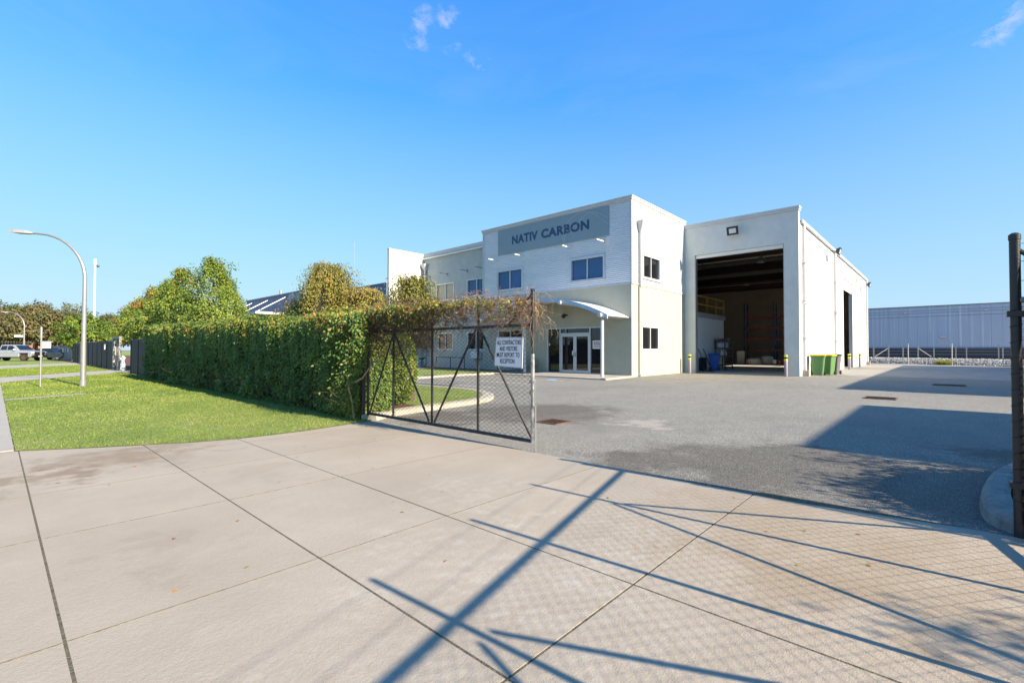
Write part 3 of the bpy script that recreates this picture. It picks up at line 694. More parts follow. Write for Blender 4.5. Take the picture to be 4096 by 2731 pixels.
# ================================================================== WAREHOUSE
wh = empty('warehouse', (42, 12, 0), 'tall white warehouse with big open roller doorway beside the office', 'building')
PH = Plane('X', 28.33); PY = Plane('Y', 5.6)
wall(PH, 5.6, 11.665, 0, 8.72, [(6.28, 11.04, 0, 7.04)], RSHED, wh, .3)
mb = MB(); mb.box(28.27, 28.70, 5.56, 11.66, 8.722, 8.83); mb.box(28.24, 28.72, 5.53, 11.66, 8.832, 8.94); mb.build('parapet_cap', TRIM, wh)
mb = MB(); mb.box(28.63, 28.70, 5.602, 11.66, 8.2, 8.722); mb.build('parapet_back', TRIM, wh)
OP = (43.0, 47.7, 0, 6.86)
for a, b in ((28.632, 33.6), (33.606, 39.0), (39.006, 43.0), (43.0, 47.7), (47.7, 52.4), (52.406, 57.2)):
    wall(PY, a, b, 0, 8.12, [(OP[0], OP[1], 0, OP[3])] if a == 43.0 else [], WHITEW, wh, .25, 'wall_panel')
mb = MB(); mb.box(56.95, 57.2, 5.852, 30, 0, 8.2); mb.build('back_wall', mat('bare_precast', (.46, .40, .32), .9, .14, .8, .2, 30), wh)
mb = MB(); mb.box(28.64, 56.95, 29.75, 30, 0, 8.2); mb.build('far_wall', WHITEW, wh)
mb = MB(); mb.box(28.34, 28.62, 11.67, 29.75, 0, 8.2); mb.build('inner_wall', WHITEW, wh)
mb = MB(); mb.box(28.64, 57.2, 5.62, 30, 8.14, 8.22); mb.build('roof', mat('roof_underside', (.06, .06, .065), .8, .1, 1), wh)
mb = MB(); mb.box(28.75, 57.25, 5.46, 5.61, 8.10, 8.29); mb.build('gutter', TRIM, wh, bevel=.02)
tag(sheet('warehouse_floor', [(28.35, 5.85), (56.95, 5.85), (56.95, 29.75), (28.64, 29.75), (28.64, 11.04), (28.35, 11.04)], .012, mat('floor_concrete', (.42, .40, .38), .6, .15, 1)), kind='structure')
for x, zb in ((29.15, .3), (38.9, .3), (56.6, .3)):
    mb = MB(); mb.tube((x, 5.50, zb), (x, 5.50, 8.12), .075, 12); mb.build('downpipe', TRIM, wh, smooth=True)
    mb = MB(); mb.box(x-.2, x+.2, 5.30, 5.598, 0, .3); mb.build('downpipe_block', KERBC, wh)
    for z in (2.0, 4.0, 6.0): mb = MB(); mb.box(x-.1, x+.1, 5.41, 5.598, z, z+.04); mb.build('pipe_strap', TRIM, wh)
# roller doors
SLAT = mat('roller_slat', (.66, .67, .67), .45, .04)
mb = MB(); mb.box(28.40, 28.55, 6.30, 11.02, 6.92, 7.03); mb.box(28.38, 28.57, 6.30, 11.02, 6.84, 6.918); ro = mb.build('roller_door', SLAT, wh)
mb = MB(); mb.tube((28.98, 6.2, 7.35), (28.98, 11.2, 7.35), .30, 14); mb.build('door_roll', SLAT, wh, smooth=True)
for k in range(8):
    mb = MB(); z = 6.0+k*.108; mb.box(43.02, 47.68, 5.66, 5.70, z, z+.10); mb.build('slat', SLAT, ro)
mb = MB(); mb.box(28.345, 28.6, 11.00, 11.035, .02, 7.02); mb.build('door_track', GALV, wh)
mb = MB(); mb.box(28.345, 28.6, 6.285, 6.32, .02, 7.02); mb.build('door_track', GALV, wh)
# flood lamps, cameras, vents
def flood(x, y, z, dx, dy, s, par):
    mb = MB(); c = Vector((x, y, z)); o = Vector((dx, dy, -.25)).normalized(); side = Vector((-o.y, o.x, 0)).normalized(); u = side.cross(o)
    vs = [c+o*(a*s)+side*(b*s)+u*(d*s) for a, b, d in ((0, -.3, -.2), (0, .3, -.2), (0, .3, .2), (0, -.3, .2), (.35, -.5, -.38), (.35, .5, -.38), (.35, .5, .38), (.35, -.5, .38))]
    mb.add(vs, [(0, 1, 2, 3), (7, 6, 5, 4), (0, 4, 5, 1), (1, 5, 6, 2), (2, 6, 7, 3), (3, 7, 4, 0)])
    mb.tube(tuple(c), tuple(c-o*.3*s-Vector((dx, dy, 0))*.15), .03, 6); f = mb.build('flood_lamp', BLACKPL, par)
    mb = MB(); vs = [c+o*(.36*s)+side*(b*s)+u*(d*s) for b, d in ((-.30, -.20), (.30, -.20), (.30, .22), (-.30, .22))]; mb.add(vs, [(3, 2, 1, 0)]); mb.build('lens', mat('lamp_lens', (.55, .60, .66), .15, .05), f)
flood(28.1, 8.74, 8.12, -1, 0, .62, wh); flood(36.5, 5.1, 7.75, 0, -1, .6, wh); flood(52.9, 5.1, 7.3, 0, -1, .6, wh)
for x, z in ((28.8, 3.85), (38.8, 3.95)): mb = MB(); mb.tube((x, 5.6, z), (x, 5.42, z+.06), .02, 6); mb.lathe([(.02, .0), (.06, .03), (.07, .08), (.03, .12)], (x, 5.40, z-.08), 10); mb.build('camera_dome', LAMPW, wh, smooth=True)
for x, z0, z1 in ((50.4, 6.85, 7.6), (50.4, .3, 1.1)):
    for k in range(7): mb = MB(); z = z0+(z1-z0)*k/7; mb.box(x-.35, x+.35, 5.57, 5.598, z, z+.05); mb.build('vent_blade', GALV, wh)
mb = MB(); mb.box(34.7, 35.6, 5.585, 5.599, .02, 2.1); mb.build('side_door', WHITEW, wh)
# roof framing inside
DSTEEL = mat('dark_red_steel', (.035, .018, .015), .7, .2); PURL = mat('purlin_galv', (.85, .80, .66), .5, .06)
for x in (31.0, 34.0, 37.0, 40.0, 43.0, 46.0, 49.0, 52.0, 55.0): mb = MB(); mb.box(x, x+.07, 5.9, 29.7, 8.0, 8.13); mb.build('purlin', PURL, wh)
for x in (32.4, 38.4, 44.4, 50.4): mb = MB(); mb.box(x, x+.25, 5.86, 29.7, 7.30, 7.32); mb.box(x+.1, x+.15, 5.86, 29.7, 7.32, 7.86); mb.box(x, x+.25, 5.86, 29.7, 7.86, 7.9); mb.build('rafter', DSTEEL, wh)
for x, y in ((34.0, 8.9), (34.0, 13.1), (45, 12.95), (45, 8.2)):
    mb = MB(); mb.tube((x, y, 7.6), (x, y, 7.9), .015, 5); mb.lathe([(.06, .45), (.11, .42), (.11, .30), (.05, .28), (.12, .2), (.24, .05), (.26, 0)], (x, y, 7.15), 14); mb.build('high_bay_lamp', GALV, wh, smooth=True)
# mezzanine
YEL = mat('safety_yellow', (.62, .36, .03), .5, .06)
mb = MB(); mb.box(28.7, 36.2, 12.0, 12.12, .012, 3.57); mb.box(36.08, 36.2, 12.12, 22, .012, 3.57); mb.build('mezzanine_wall', mat('bluish_white_panel', (.70, .75, .82), .5, .03), wh)
mb = MB(); mb.box(28.66, 36.3, 11.9, 22, 3.572, 3.87); mz = mb.build('mezzanine_floor', mat('raw_slab', (.34, .36, .37), .8, .12, 2), wh)
rl = MB()
for x in (29.2, 31.1, 32.8, 34.5, 36.15): rl.tube((x, 11.98, 3.87), (x, 11.98, 4.98), .03, 6)
for z in (4.42, 4.97): rl.tube((28.7, 11.98, z), (36.17, 11.98, z), .03, 6); rl.tube((36.15, 11.98, z), (36.15, 21.9, z), .03, 6)
for y in (14, 16, 18, 20): rl.tube((36.15, y, 3.87), (36.15, y, 4.98), .03, 6)
rl.build('guard_rail', YEL, wh)

# ================================================================== THINGS IN THE WAREHOUSE
RACKB = mat('rack_blue', (.02, .045, .14), .5, .1); RACKR = mat('rack_red', (.22, .03, .018), .5, .1)
def rack(x0, x1, ys, zt, beams, label, along='Y'):
    t = empty('pallet_rack', (x0, ys[0], 0), label, 'pallet rack', 'blue and red pallet racks in the warehouse')
    T = (lambda a, b, z: (a, b, z)) if along == 'Y' else (lambda a, b, z: (b, a, z))
    def bx(mb, a0, a1, b0, b1, z0, z1):
        p, q = T(a0, b0, z0), T(a1, b1, z1); mb.box(p[0], q[0], p[1], q[1], z0, z1)
    for y in ys:
        for x in (x0, x1): mb = MB(); bx(mb, x-.05, x+.05, y-.05, y+.05, .012, zt); mb.build('upright', RACKB, t)
        z = .3; k = 0
        while z < zt-.9:
            mb = MB(); mb.tube(T(x0 if k % 2 else x1, y, z), T(x1 if k % 2 else x0, y, z+.8), .02, 4); mb.build('lacing', GALV, t); z += .8; k += 1
    for y0, y1 in zip(ys[:-1], ys[1:]):
        for z in beams:
            for x in (x0, x1): mb = MB(); bx(mb, x-.03, x+.03, y0+.055, y1-.055, z-.06, z+.06); mb.build('beam', RACKR, t)
rack(50.0, 51.0, [9.3, 12.0, 14.6], 5.98, (1.4, 2.46, 3.5, 4.54), 'tall pallet rack with red beams against the dim back of the warehouse')
rack(7.0, 8.0, [44.3, 46.9], 6.2, (1.5, 4.4), 'blue pallet rack seen edge-on just inside the narrow side doorway', along='X')
# shelf unit
sh = empty('shelf_unit', (34.3, 11.5, 0), 'grey steel shelf unit holding tubs and bottles against the white inner wall', 'shelves')
SHM = mat('shelf_steel', (.05, .05, .055), .5, .15)
for y in (11.2, 11.85):
    for x in (34.0, 35.5): mb = MB(); mb.box(x-.03, x+.03, y-.03, y+.03, .012, 2.15); mb.build('upright', SHM, sh)
for z in (.3, .95, 1.5, 1.98): mb = MB(); mb.box(33.98, 35.52, 11.18, 11.87, z, z+.045); mb.build('shelf', SHM, sh)
TUB = mat('clear_tub', (.55, .57, .6), .3, .05); BOT = mat('white_bottle', (.7, .7, .7), .4, .05); BLUEP = mat('blue_plastic', (.015, .09, .42), .45, .05)
def box_thing(name, x0, x1, y0, y1, z0, z1, m_, label, cat, group=None, bev=.02):
    mb = MB(); mb.box(x0, x1, y0, y1, z0, z1); o = mb.build(name, m_, None, bevel=bev); return tag(o, label, cat, group)
for i, x in enumerate((34.15, 34.65)): 
    mb = MB(); mb.prism([(x-.02, 11.3), (x+.36, 11.3), (x+.36, 11.75), (x-.02, 11.75)], 1.547, 1.86, .03); mb.prism([(x-.04, 11.28), (x+.38, 11.28), (x+.38, 11.77), (x-.04, 11.77)], 1.862, 1.89); tag(mb.build('storage_tub', TUB), ('left' if i == 0 else 'right')+' clear storage tub with lid on the upper shelf of the steel unit', 'tub', 'clear tubs on the shelf unit')
for i, x in enumerate((34.2, 34.5, 34.8)):
    mb = MB(); mb.lathe([(.10, 0), (.11, .02), (.11, .24), (.05, .32), (.04, .4)], (x, 11.45, .997), 10); tag(mb.build('bottle', BOT, smooth=True), ('left', 'middle', 'right')[i]+' white plastic bottle on the middle shelf of the steel unit', 'bottle', 'white bottles on the shelf unit')
for i, (x, c) in enumerate(((34.2, (.25, .05, .03)), (34.7, (.08, .08, .09)), (35.2, (.2, .2, .22)))):
    mb = MB(); mb.prism([(x-.15, 11.3), (x+.2, 11.32), (x+.18, 11.7), (x-.17, 11.72)], 2.027, 2.16+.03*i, .03); tag(mb.build('parts_box', solid('parts_box_%d' % i, c)), ('dark red', 'black', 'grey')[i]+' parts box lying on top of the shelf unit', 'box', 'boxes on top of the shelf unit')
# wheelie bins
def wheelie_bin(name, loc, rz, body, lid, label, group):
    b = empty(name, loc, label, 'bin', group, rz)
    def ring(hx, hy, z, n=5):
        r = .06; pts = []
        for cx, cy, a0 in ((hx-r, hy-r, 0), (-hx+r, hy-r, 90), (-hx+r, -hy+r, 180), (hx-r, -hy+r, 270)):
            for k in range(n): t = R(a0+90*k/(n-1)); pts.append((cx+r*math.cos(t), cy+r*math.sin(t), z))
        return pts
    def loft(rings):
        mb = MB(); n = len(rings[0]); v = sum(rings, []); f = [tuple(range(n-1, -1, -1)), tuple(range(len(v)-n, len(v)))]
        for i in range(len(rings)-1):
            for k in range(n): f.append((i*n+k, i*n+(k+1) % n, (i+1)*n+(k+1) % n, (i+1)*n+k))
        mb.add(v, f); return mb
    loft([ring(.22, .20, .03), ring(.235, .215, .1), ring(.29, .285, .93), ring(.315, .31, .935), ring(.315, .31, .985)]).build('body', body, b, smooth=True, world=False)
    l = loft([ring(.325, .325, .987), ring(.33, .33, 1.01), ring(.30, .30, 1.05), ring(.2, .2, 1.075)]).build('lid', lid, b, smooth=True, world=False)
    mb = MB(); mb.tube((.33, -.24, 1.0), (.40, -.24, 1.02), .018, 6); mb.tube((.33, .24, 1.0), (.40, .24, 1.02), .018, 6); mb.tube((.40, -.25, 1.02), (.40, .25, 1.02), .02, 8); mb.build('handle', body, b, world=False)
    for s in (-1, 1): mb = MB(); mb.tube((.24, s*.23, .10), (.24, s*.28, .10), .10, 16); w_ = mb.build('wheel', RUBBER, b, smooth=True, world=False); mb = MB(); mb.tube((.24, s*.281, .10), (.24, s*.288, .10), .05, 10); mb.build('hub', BLACKPL, w_, world=False)
    b.scale = (1.14, 1.14, 1.08); return b
GBIN = mat('green_bin_plastic', (.10, .22, .08), .5, .06); YLID = mat('yellow_lid', (.70, .38, .02), .45, .06); GYB = mat('grey_bin_plastic', (.13, .12, .13), .5, .06)
wheelie_bin('wheelie_bin', (30.35, 5.13, .004), R(6), GBIN, YLID, 'green wheelie bin with yellow lid, nearest to the warehouse corner', 'bins along the warehouse wall')
wheelie_bin('wheelie_bin', (31.45, 4.86, .004), R(-12), GBIN, YLID, 'green wheelie bin with yellow lid standing between two other bins', 'bins along the warehouse wall')
wheelie_bin('wheelie_bin', (32.45, 4.74, .004), R(-6), GYB, BLACKPL, 'dark grey wheelie bin with black lid at the end of the row', 'bins along the warehouse wall')
wheelie_bin('wheelie_bin', (32.3, 11.35, .012), R(200), BLUEP, BLUEP, 'blue wheelie bin inside the big doorway', 'bin in the warehouse')
# hand trolley with a hose reel drum
tr = empty('hand_trolley', (31.0, 11.1, 0), 'black hand trolley leaning beside the blue bin', 'trolley')
for y in (11.0, 11.32): mb = MB(); mb.path([(30.85, y, .12), (30.6, y+.15, .8), (30.35, y+.32, 1.45)], .025, 6); mb.build('rail', BLACKPL, tr)
mb = MB(); mb.box(30.82, 31.15, 10.96, 11.36, .03, .05); mb.build('toe_plate', BLACKPL, tr)
for y in (10.93, 11.42): mb = MB(); mb.tube((30.75, y, .16), (30.75, y+.06, .16), .15, 14); w_ = mb.build('wheel', RUBBER, tr, smooth=True); mb = MB(); mb.tube((30.75, y-.004, .16), (30.75, y-.001, .16), .07, 10); mb.build('rim', RACKR, w_)
mb = MB(); mb.prism([(31.25, 11.55), (31.75, 11.62), (31.78, 11.95), (31.28, 11.93)], .03, .88, .05); dr = mb.build('tool_case', BLACKPL); tag(dr, 'black tool case standing behind the hand trolley', 'case')
# sacks and stores on the floor
SACK = mat('white_sack', (.48, .46, .42), .8, .12, 4, .5, 12)
def sack(x, y, rx, ry, h, label):
    mb = MB(); n = 14; prof = [(.78, 0), (1.0, .1), (1.04, .45), (.92, .85), (.5, 1.0)]
    vs = []; fs = []
    for r, z in prof:
        for k in range(n): t = 2*math.pi*k/n; q = 1+.09*math.sin(3*t+x)+.05*math.sin(7*t); vs.append((x+rx*r*q*math.cos(t), y+ry*r*q*math.sin(t), .012+h*z*(1+.06*math.sin(5*t))))
    for i in range(len(prof)-1):
        for k in range(n): fs.append((i*n+k, i*n+(k+1) % n, (i+1)*n+(k+1) % n, (i+1)*n+k))
    fs += [tuple(range(n-1, -1, -1)), tuple(range(4*n, 5*n))]; mb.add(vs, fs); tag(mb.build('bulk_sack', SACK, smooth=True), label, 'sack', 'bulk sacks on the warehouse floor')
sack(48.4, 13.4, .55, .65, .65, 'slumped white bulk sack at the front of the warehouse stores'); sack(49.3, 12.5, .5, .6, .85, 'taller white bulk sack behind the slumped one')
box_thing('white_panel_board', 48.9, 49.0, 14.3, 15.0, .012, 1.3, solid('white_board_sheet', (.55, .55, .52)), 'white board standing on edge left of the sacks', 'board')
box_thing('timber_pallet', 47.8, 48.9, 10.6, 11.8, .012, .14, mat('pallet_wood', (.16, .11, .06), .9, .2, 6), 'low timber pallet of cans on the warehouse floor', 'pallet')
for i, (x, y, c) in enumerate(((48.1, 11.5, (.6, .6, .6)), (48.2, 11.1, (.35, .05, .03)), (48.1, 10.75, (.05, .08, .25)))):
    mb = MB(); mb.lathe([(.16, 0), (.17, .02), (.17, .34), (.15, .36), (.05, .37)], (x, y, .142), 12); tag(mb.build('paint_can', solid('can_%d' % i, c), smooth=True), ('white', 'red', 'navy')[i]+' can standing on the low timber pallet', 'can', 'cans on the pallet')
# bollards
POST = mat('bollard_grey', (.22, .20, .25), .5, .08); HIV = mat('reflective_yellow', (.62, .66, .02), .4, .05)
for i, (x, y, n, lab) in enumerate(((27.75, 11.15, 2, 'grey bollard with yellow bands at the left of the big doorway'), (27.95, 6.15, 2, 'grey bollard with yellow bands at the right of the big doorway'), (33.5, 4.62, 3, 'bollard with three yellow bands beside the bins'), (41.6, 5.1, 2, 'bollard with yellow bands at the near side of the side doorway'), (48.2, 5.2, 2, 'bollard with yellow bands at the far side of the side doorway'))):
    b = empty('bollard', (x, y, 0), lab, 'bollard', 'bollards guarding the warehouse doors'); h = 1.12
    mb = MB(); mb.lathe([(.083, 0), (.083, h-.03), (.06, h), (.02, h+.008)], (x, y, 0), 16); mb.build('post', POST, b, smooth=True)
    for k in range(n): mb = MB(); z = h-.1-.2*k; mb.lathe([(.0845, 0), (.0855, .003), (.0855, .087), (.0845, .09)], (x, y, z), 16); mb.build('band', HIV, b, smooth=True)
    mb = MB(); mb.lathe([(.0842, 0), (.085, .003), (.085, .09), (.0842, .095)], (x, y, h-.2), 16); mb.build('dark_band', BLACKPL, b, smooth=True)
# things by the office door
be = empty('bench', (21.1, 18.2, .075), 'grey slatted bench by the office wall left of the entrance', 'bench')
for y in (17.6, 19.0):
    for x in (20.85, 21.4): mb = MB(); mb.box(x-.025, x+.025, y-.025, y+.025, .075, .70 if x < 21 else .85); mb.build('leg', GALV, be)
    mb = MB(); mb.box(20.80, 21.42, y-.03, y+.03, .70, .74); mb.build('arm', GALV, be)
    for k in range(4): mb = MB(); x = 20.93+.11*k; mb.box(x, x+.03, y-.012, y+.012, .1, .7); mb.build('side_slat', GALV, be)
for k in range(5): mb = MB(); mb.box(20.86+.105*k, 20.95+.105*k, 17.63, 18.97, .47, .5); mb.build('seat_slat', GALV, be)
for k in range(4): mb = MB(); mb.box(21.40, 21.43, 17.63, 18.97, .55+.09*k, .61+.09*k); mb.build('back_slat', GALV, be)
br = empty('garden_rail', (20.4, 24.5, .09), 'dark green tubular rail on the lawn in front of the office', 'rail')
GRN = mat('dark_green_paint', (.02, .06, .05), .5, .1)
for x, y in ((20.6, 25.9), (20.6, 24.4), (20.6, 23.0)): mb = MB(); mb.tube((x, y, .09), (x, y, .84), .03, 8); mb.build('leg', GRN, br)
mb = MB(); mb.tube((20.6, 22.97, .86), (20.6, 25.93, .86), .032, 8); mb.build('top_rail', GRN, br)
mb = MB(); mb.lathe([(.22, 0), (.2, .06), (.09, .12), (.07, .5), (.09, .58), (.3, .66), (.33, .74), (.28, .72), (.05, .68)], (20.9, 28.0, .09), 18); tag(mb.build('bird_bath', mat('teal_glaze', (.02, .16, .25), .3, .15), smooth=True), 'teal glazed bird bath on the office lawn', 'bird bath')
mb = MB(); mb.tube((19.9, 22.9, .08), (19.9, 22.9, .95), .025, 8); tag(mb.build('white_marker_post', TRIM), 'thin white post standing on the office lawn', 'post')
for i, (x, y) in enumerate(((14.5, 18.75), (17.65, 18.95))):
    mb = MB(); mb.box(x-.25, x+.25, y-.2, y+.2, .09, .115); tag(mb.build('kerb_drain_lid', BLACKPL, bevel=.01), ('near' if i == 0 else 'far')+' dark drain lid set in the office lawn kerb', 'drain lid', 'drain lids on the kerb')

# ================================================================== GATES
def poly_tubes(name, lines, r, material, parent=None, n=3, kind='stuff', taper=False, hue=None):
    """many thin wires or twigs as one mesh"""
    V = []; F = []; H = []; off_ = 0
    ang = np.arange(n)*2*np.pi/n
    for li, P in enumerate(lines):
        P = np.asarray(P, float); d = np.gradient(P, axis=0); d /= np.maximum(np.linalg.norm(d, axis=1, keepdims=True), 1e-9)
        ref = np.array([.31, .17, .93]) if abs(d[:, 2]).mean() < .8 else np.array([.95, .2, .1])
        a = np.cross(d, ref); a /= np.maximum(np.linalg.norm(a, axis=1, keepdims=True), 1e-9); b = np.cross(d, a)
        rr = (r[li] if not np.isscalar(r) else r)*(np.linspace(1, .4, len(P)) if taper else np.ones(len(P)))
        ring = P[:, None, :]+(a[:, None, :]*np.cos(ang)[None, :, None]+b[:, None, :]*np.sin(ang)[None, :, None])*rr[:, None, None]
        V.append(ring.reshape(-1, 3)); m_ = len(P)
        i = np.arange(m_-1)[:, None]*n; k = np.arange(n)[None, :]; k2 = (k+1) % n
        F.append(np.stack([i+k, i+k2, i+n+k2, i+n+k], -1).reshape(-1, 4)+off_); off_ += m_*n
        H.append(np.full(m_*n, .5 if hue is None else hue[li]))
    V = np.concatenate(V); F = np.concatenate(F).astype(np.int32); H = np.concatenate(H).astype(np.float32)
    me = bpy.data.meshes.new(name); me.vertices.add(len(V)); me.vertices.foreach_set('co', V.ravel()); me.loops.add(F.size); me.loops.foreach_set('vertex_index', F.ravel())
    me.polygons.add(len(F)); me.polygons.foreach_set('loop_start', np.arange(0, F.size, 4, dtype=np.int32)); me.update(calc_edges=True)
    at = me.attributes.new('hue', 'FLOAT', 'POINT'); at.data.foreach_set('value', H); me.materials.append(material)
    o = bpy.data.objects.new(name, me); col.objects.link(o); attach(o, parent, True)
    if kind: o['kind'] = kind
    return o
def chain_link(P, s0, s1, z0, z1, w_=.052, h_=.030):
    """zigzag wires hung side by side; P(s, z, off) gives the place"""
    lines = []; ns = int((s1-s0)/w_); nz = int((z1-z0)/h_)
    for k in range(ns):
        a = []
        for j in range(nz+1): s = s0+(k+(1.04 if (j % 2) else -.04))*w_ if k % 2 == 0 else s0+(k+(-.04 if (j % 2) else 1.04))*w_; a.append(P(s, z0+j*h_, .003 if j % 2 else -.003))
        lines.append(a)
    return lines
def gate_leaf(hinge, d, label, closed, ups=(.83, 1.95, 3.05), end=4.14, zr=1.69, wire=.0037):
    hinge = Vector(hinge); d = Vector(d).normalized(); nn = Vector((-d.y, d.x, 0))
    P = lambda s, z, o=0: tuple(hinge+d*s+nn*o+Vector((0, 0, z)))
    t = empty('chain_link_gate', tuple(hinge), label, 'gate', 'the two leaves of the yard gate')
    def rod(nm, a, b, r=.024, m_=BLACKP, n=8): mb = MB(); mb.tube(a, b, r, n); return mb.build(nm, m_, t, smooth=True)
    u1, u2_, u3 = ups
    rod('bottom_rail', P(.03, .14), P(end-.01, .14), .025); rod('top_rail', P(.03, zr), P(end-.01, zr), .022)
    rod('hinge_stile', P(.03, .1), P(.03, 2.05)); rod('end_stile', P(end, .12), P(end, 1.30), .026, WORN); rod('end_stile', P(end, 1.301), P(end, 2.14), .026)
    mb = MB(); mb.lathe([(.03, 0), (.031, .02), (.024, .03)], P(end, 2.14), 10); mb.build('post_cap', BLACKP, t)
    for s in ups: rod('upright', P(s, .16, .035), P(s, 2.17, .035), .02)
    for a, b in (((.06, .16), (u1-.03, 1.60)), ((u1+.03, 1.66), (u2_-.07, .17)), ((u2_+.07, .17), (u3-.05, 1.66)), ((u3+.05, 1.66), (end-.04, .17)), ((end-.46, 1.71), (end-.04, 2.10))): rod('brace', P(*a, .028), P(*b, .028), .017)
    poly_tubes('chain_link_mesh', chain_link(P, .05, end-.02, .15, zr), wire, BLACKP, t, 3)
    for z in (1.9, 2.1): rod('tension_wire', P(.03, z), P(end, z), .002, BLACKP, 4)
    tl = [[P(s+.006*math.sin(q)*0+q*.012, .14+.03*math.cos(q), .03*math.sin(q)) for q in np.linspace(0, 6.28, 9)] for s in np.arange(.1, end-.15, .14)]
    poly_tubes('wire_tie', tl, .0022, BLACKP, t, 3)
    if closed: rod('drop_bolt', P(4.19, .008), P(4.19, .62), .008, GALV, 6)
    for z in (.35, 1.61): mb = MB(); mb.tube(P(-.05, z), P(.05, z), .018, 6); mb.build('hinge', BLACKP, t)
    return P
PG = gate_leaf((4.85, 8.2, 0), (0, -1, 0), 'closed chain link gate leaf hung between the hedge and the driveway, overgrown on top', True)
gate_leaf((5.0, -.44, 0), (-.965, -.26, 0), 'open chain link gate leaf swung towards the street on the right', False, (1.12, 2.24, 3.34), 4.42, 1.76, .002)
def fence_post(x, y, h, r, label, z0=0):
    t = empty('gate_post', (x, y, z0), label, 'post', 'steel posts carrying the gate')
    mb = MB(); mb.tube((x, y, z0), (x, y, h), r, 14); mb.build('tube', BLACKP, t, smooth=True)
    mb = MB(); mb.lathe([(r+.004, -.03), (r+.004, .006), (r*.6, .02), (r*.1, .024)], (x, y, h), 14); mb.build('cap', BLACKP, t, smooth=True); return t
fence_post(4.84, 8.33, 2.1, .045, 'black gate post at the end of the hedge')
gp = fence_post(5.02, -.383, 2.19, .030, 'tall black gate post at the right edge with clamp bands')
mb = MB(); mb.box(4.975, 5.065, -.50, -.335, 1.60, 1.64); mb.build('clamp', BLACKP, gp); mb = MB(); mb.box(4.975, 5.065, -.48, -.335, .36, .40); mb.build('clamp', BLACKP, gp)
# fixed chain link panel running on to the right of the post
fp = empty('chain_link_fence', (5.02, -2, 0), 'chain link fence panel running right from the tall gate post', 'fence')
PR = lambda s, z, o=0: (5.02+.025+o, -.383-s, z)
poly_tubes('chain_link_mesh', chain_link(PR, .0, 3.2, .15, 1.70), .0026, BLACKP, fp, 3)
mb = MB(); mb.tube((5.02, -.383, 1.72), (5.02, -3.6, 1.72), .022, 8); mb.build('top_rail', WORN, fp, smooth=True)
mb = MB(); mb.tube((5.02, -.38, 2.10), (5.02, -.80, 1.74), .016, 8); mb.build('brace', BLACKP, fp, smooth=True)
for y in (-.487, -2.0, -3.6): mb = MB(); mb.tube((5.05, y, .1), (5.05, y, 2.19), .022, 8); mb.build('picket', BLACKP, fp, smooth=True)
for z in (1.86, 2.0, 2.13): mb = MB(); mb.tube((5.02, -.383, z), (5.02, -3.6, z), .0022, 4); mb.build('wire', GALV, fp)
poly_tubes('wire_tie', [[(5.02+.035*math.cos(q), -.383+.035*math.sin(q), z+.006*q) for q in np.linspace(0, 5.5, 9)] for z in np.arange(.25, 1.7, .115)], .0022, BLACKP, fp, 3)
# notice on the gate
gs = empty('gate_notice', (4.79, 4.47, 1.32), 'white notice board wired to the closed gate telling visitors to report to reception', 'sign')
mb = MB(); mb.add([(4.800, 4.205, 1.105), (4.800, 4.735, 1.125), (4.800, 4.695, 1.535), (4.800, 4.19, 1.525), (4.808, 4.205, 1.105), (4.808, 4.735, 1.125), (4.808, 4.695, 1.535), (4.808, 4.19, 1.525)],
                  [(0, 1, 2, 3), (7, 6, 5, 4), (0, 4, 5, 1), (1, 5, 6, 2), (2, 6, 7, 3), (3, 7, 4, 0)])
mb.build('board', mat('notice_white', (.66, .68, .72), .5, .03), gs)
INK = mat('black_ink', (.008, .008, .015), .5); PN = Plane('X', 4.7985)
for s_, yl, wd, z in (('ALL CONTRACTORS', 4.672, .45, 1.424), ('AND VISITORS', 4.625, .335, 1.338), ('MUST REPORT TO', 4.680, .43, 1.252), ('RECEPTION', 4.612, .27, 1.166)): text(s_, INK, gs, PN, yl, wd, z, .064, d=-.0005, bold=.002, ext=.0015)
bd = MB()
for a, b in (((4.215, 1.112), (4.727, 1.131)), ((4.727, 1.131), (4.688, 1.528)), ((4.688, 1.528), (4.20, 1.518)), ((4.20, 1.518), (4.215, 1.112))): bd.tube((4.7985, *a), (4.7985, *b), .0018, 4)
bd.build('border', INK, gs)
for y, z in ((4.69, 1.52), (4.21, 1.51), (4.72, 1.13), (4.22, 1.12)): mb = MB(); mb.tube((4.79, y, z), (4.83, y+.01, z+.005), .003, 4); mb.build('wire_twist', BLACKP, gs)
# chain and padlock at the free end
ch = empty('lock_chain', (4.83, 4.03, .9), 'steel chain with padlock wrapped round the free end of the closed gate', 'chain')
def link(c, ax, up_, a=.016, b=.010, r=.0032):
    c, ax, up_ = Vector(c), Vector(ax).normalized(), Vector(up_).normalized()
    return [tuple(c+up_*(a*math.cos(q))+ax*(b*math.sin(q))) for q in np.linspace(0, 6.283, 11)]
cl = []
for k in range(10): q = k/10*6.28; cl.append(link((4.85+.04*math.cos(q), 4.06+.05*math.sin(q), .93+.02*math.sin(2*q)), (0, 0, 1) if k % 2 else (1, 0, .3), (-math.sin(q), math.cos(q), .2)))
for k in range(11): cl.append(link((4.83, 4.015-.004*k*(1 if k < 4 else .2), .92-.026*k), (1, 0, 0) if k % 2 else (0, 1, 0), (0, 0, 1)))
for i_, c_ in enumerate(cl): poly_tubes('chain_link', [c_], .0032, GALV, ch, 5, kind=None)
mb = MB(); mb.box(4.815, 4.835, 4.055, 4.095, .76, .81); mb.build('padlock', mat('brass', (.35, .27, .12), .4, .1, metal=.7), ch, bevel=.005)

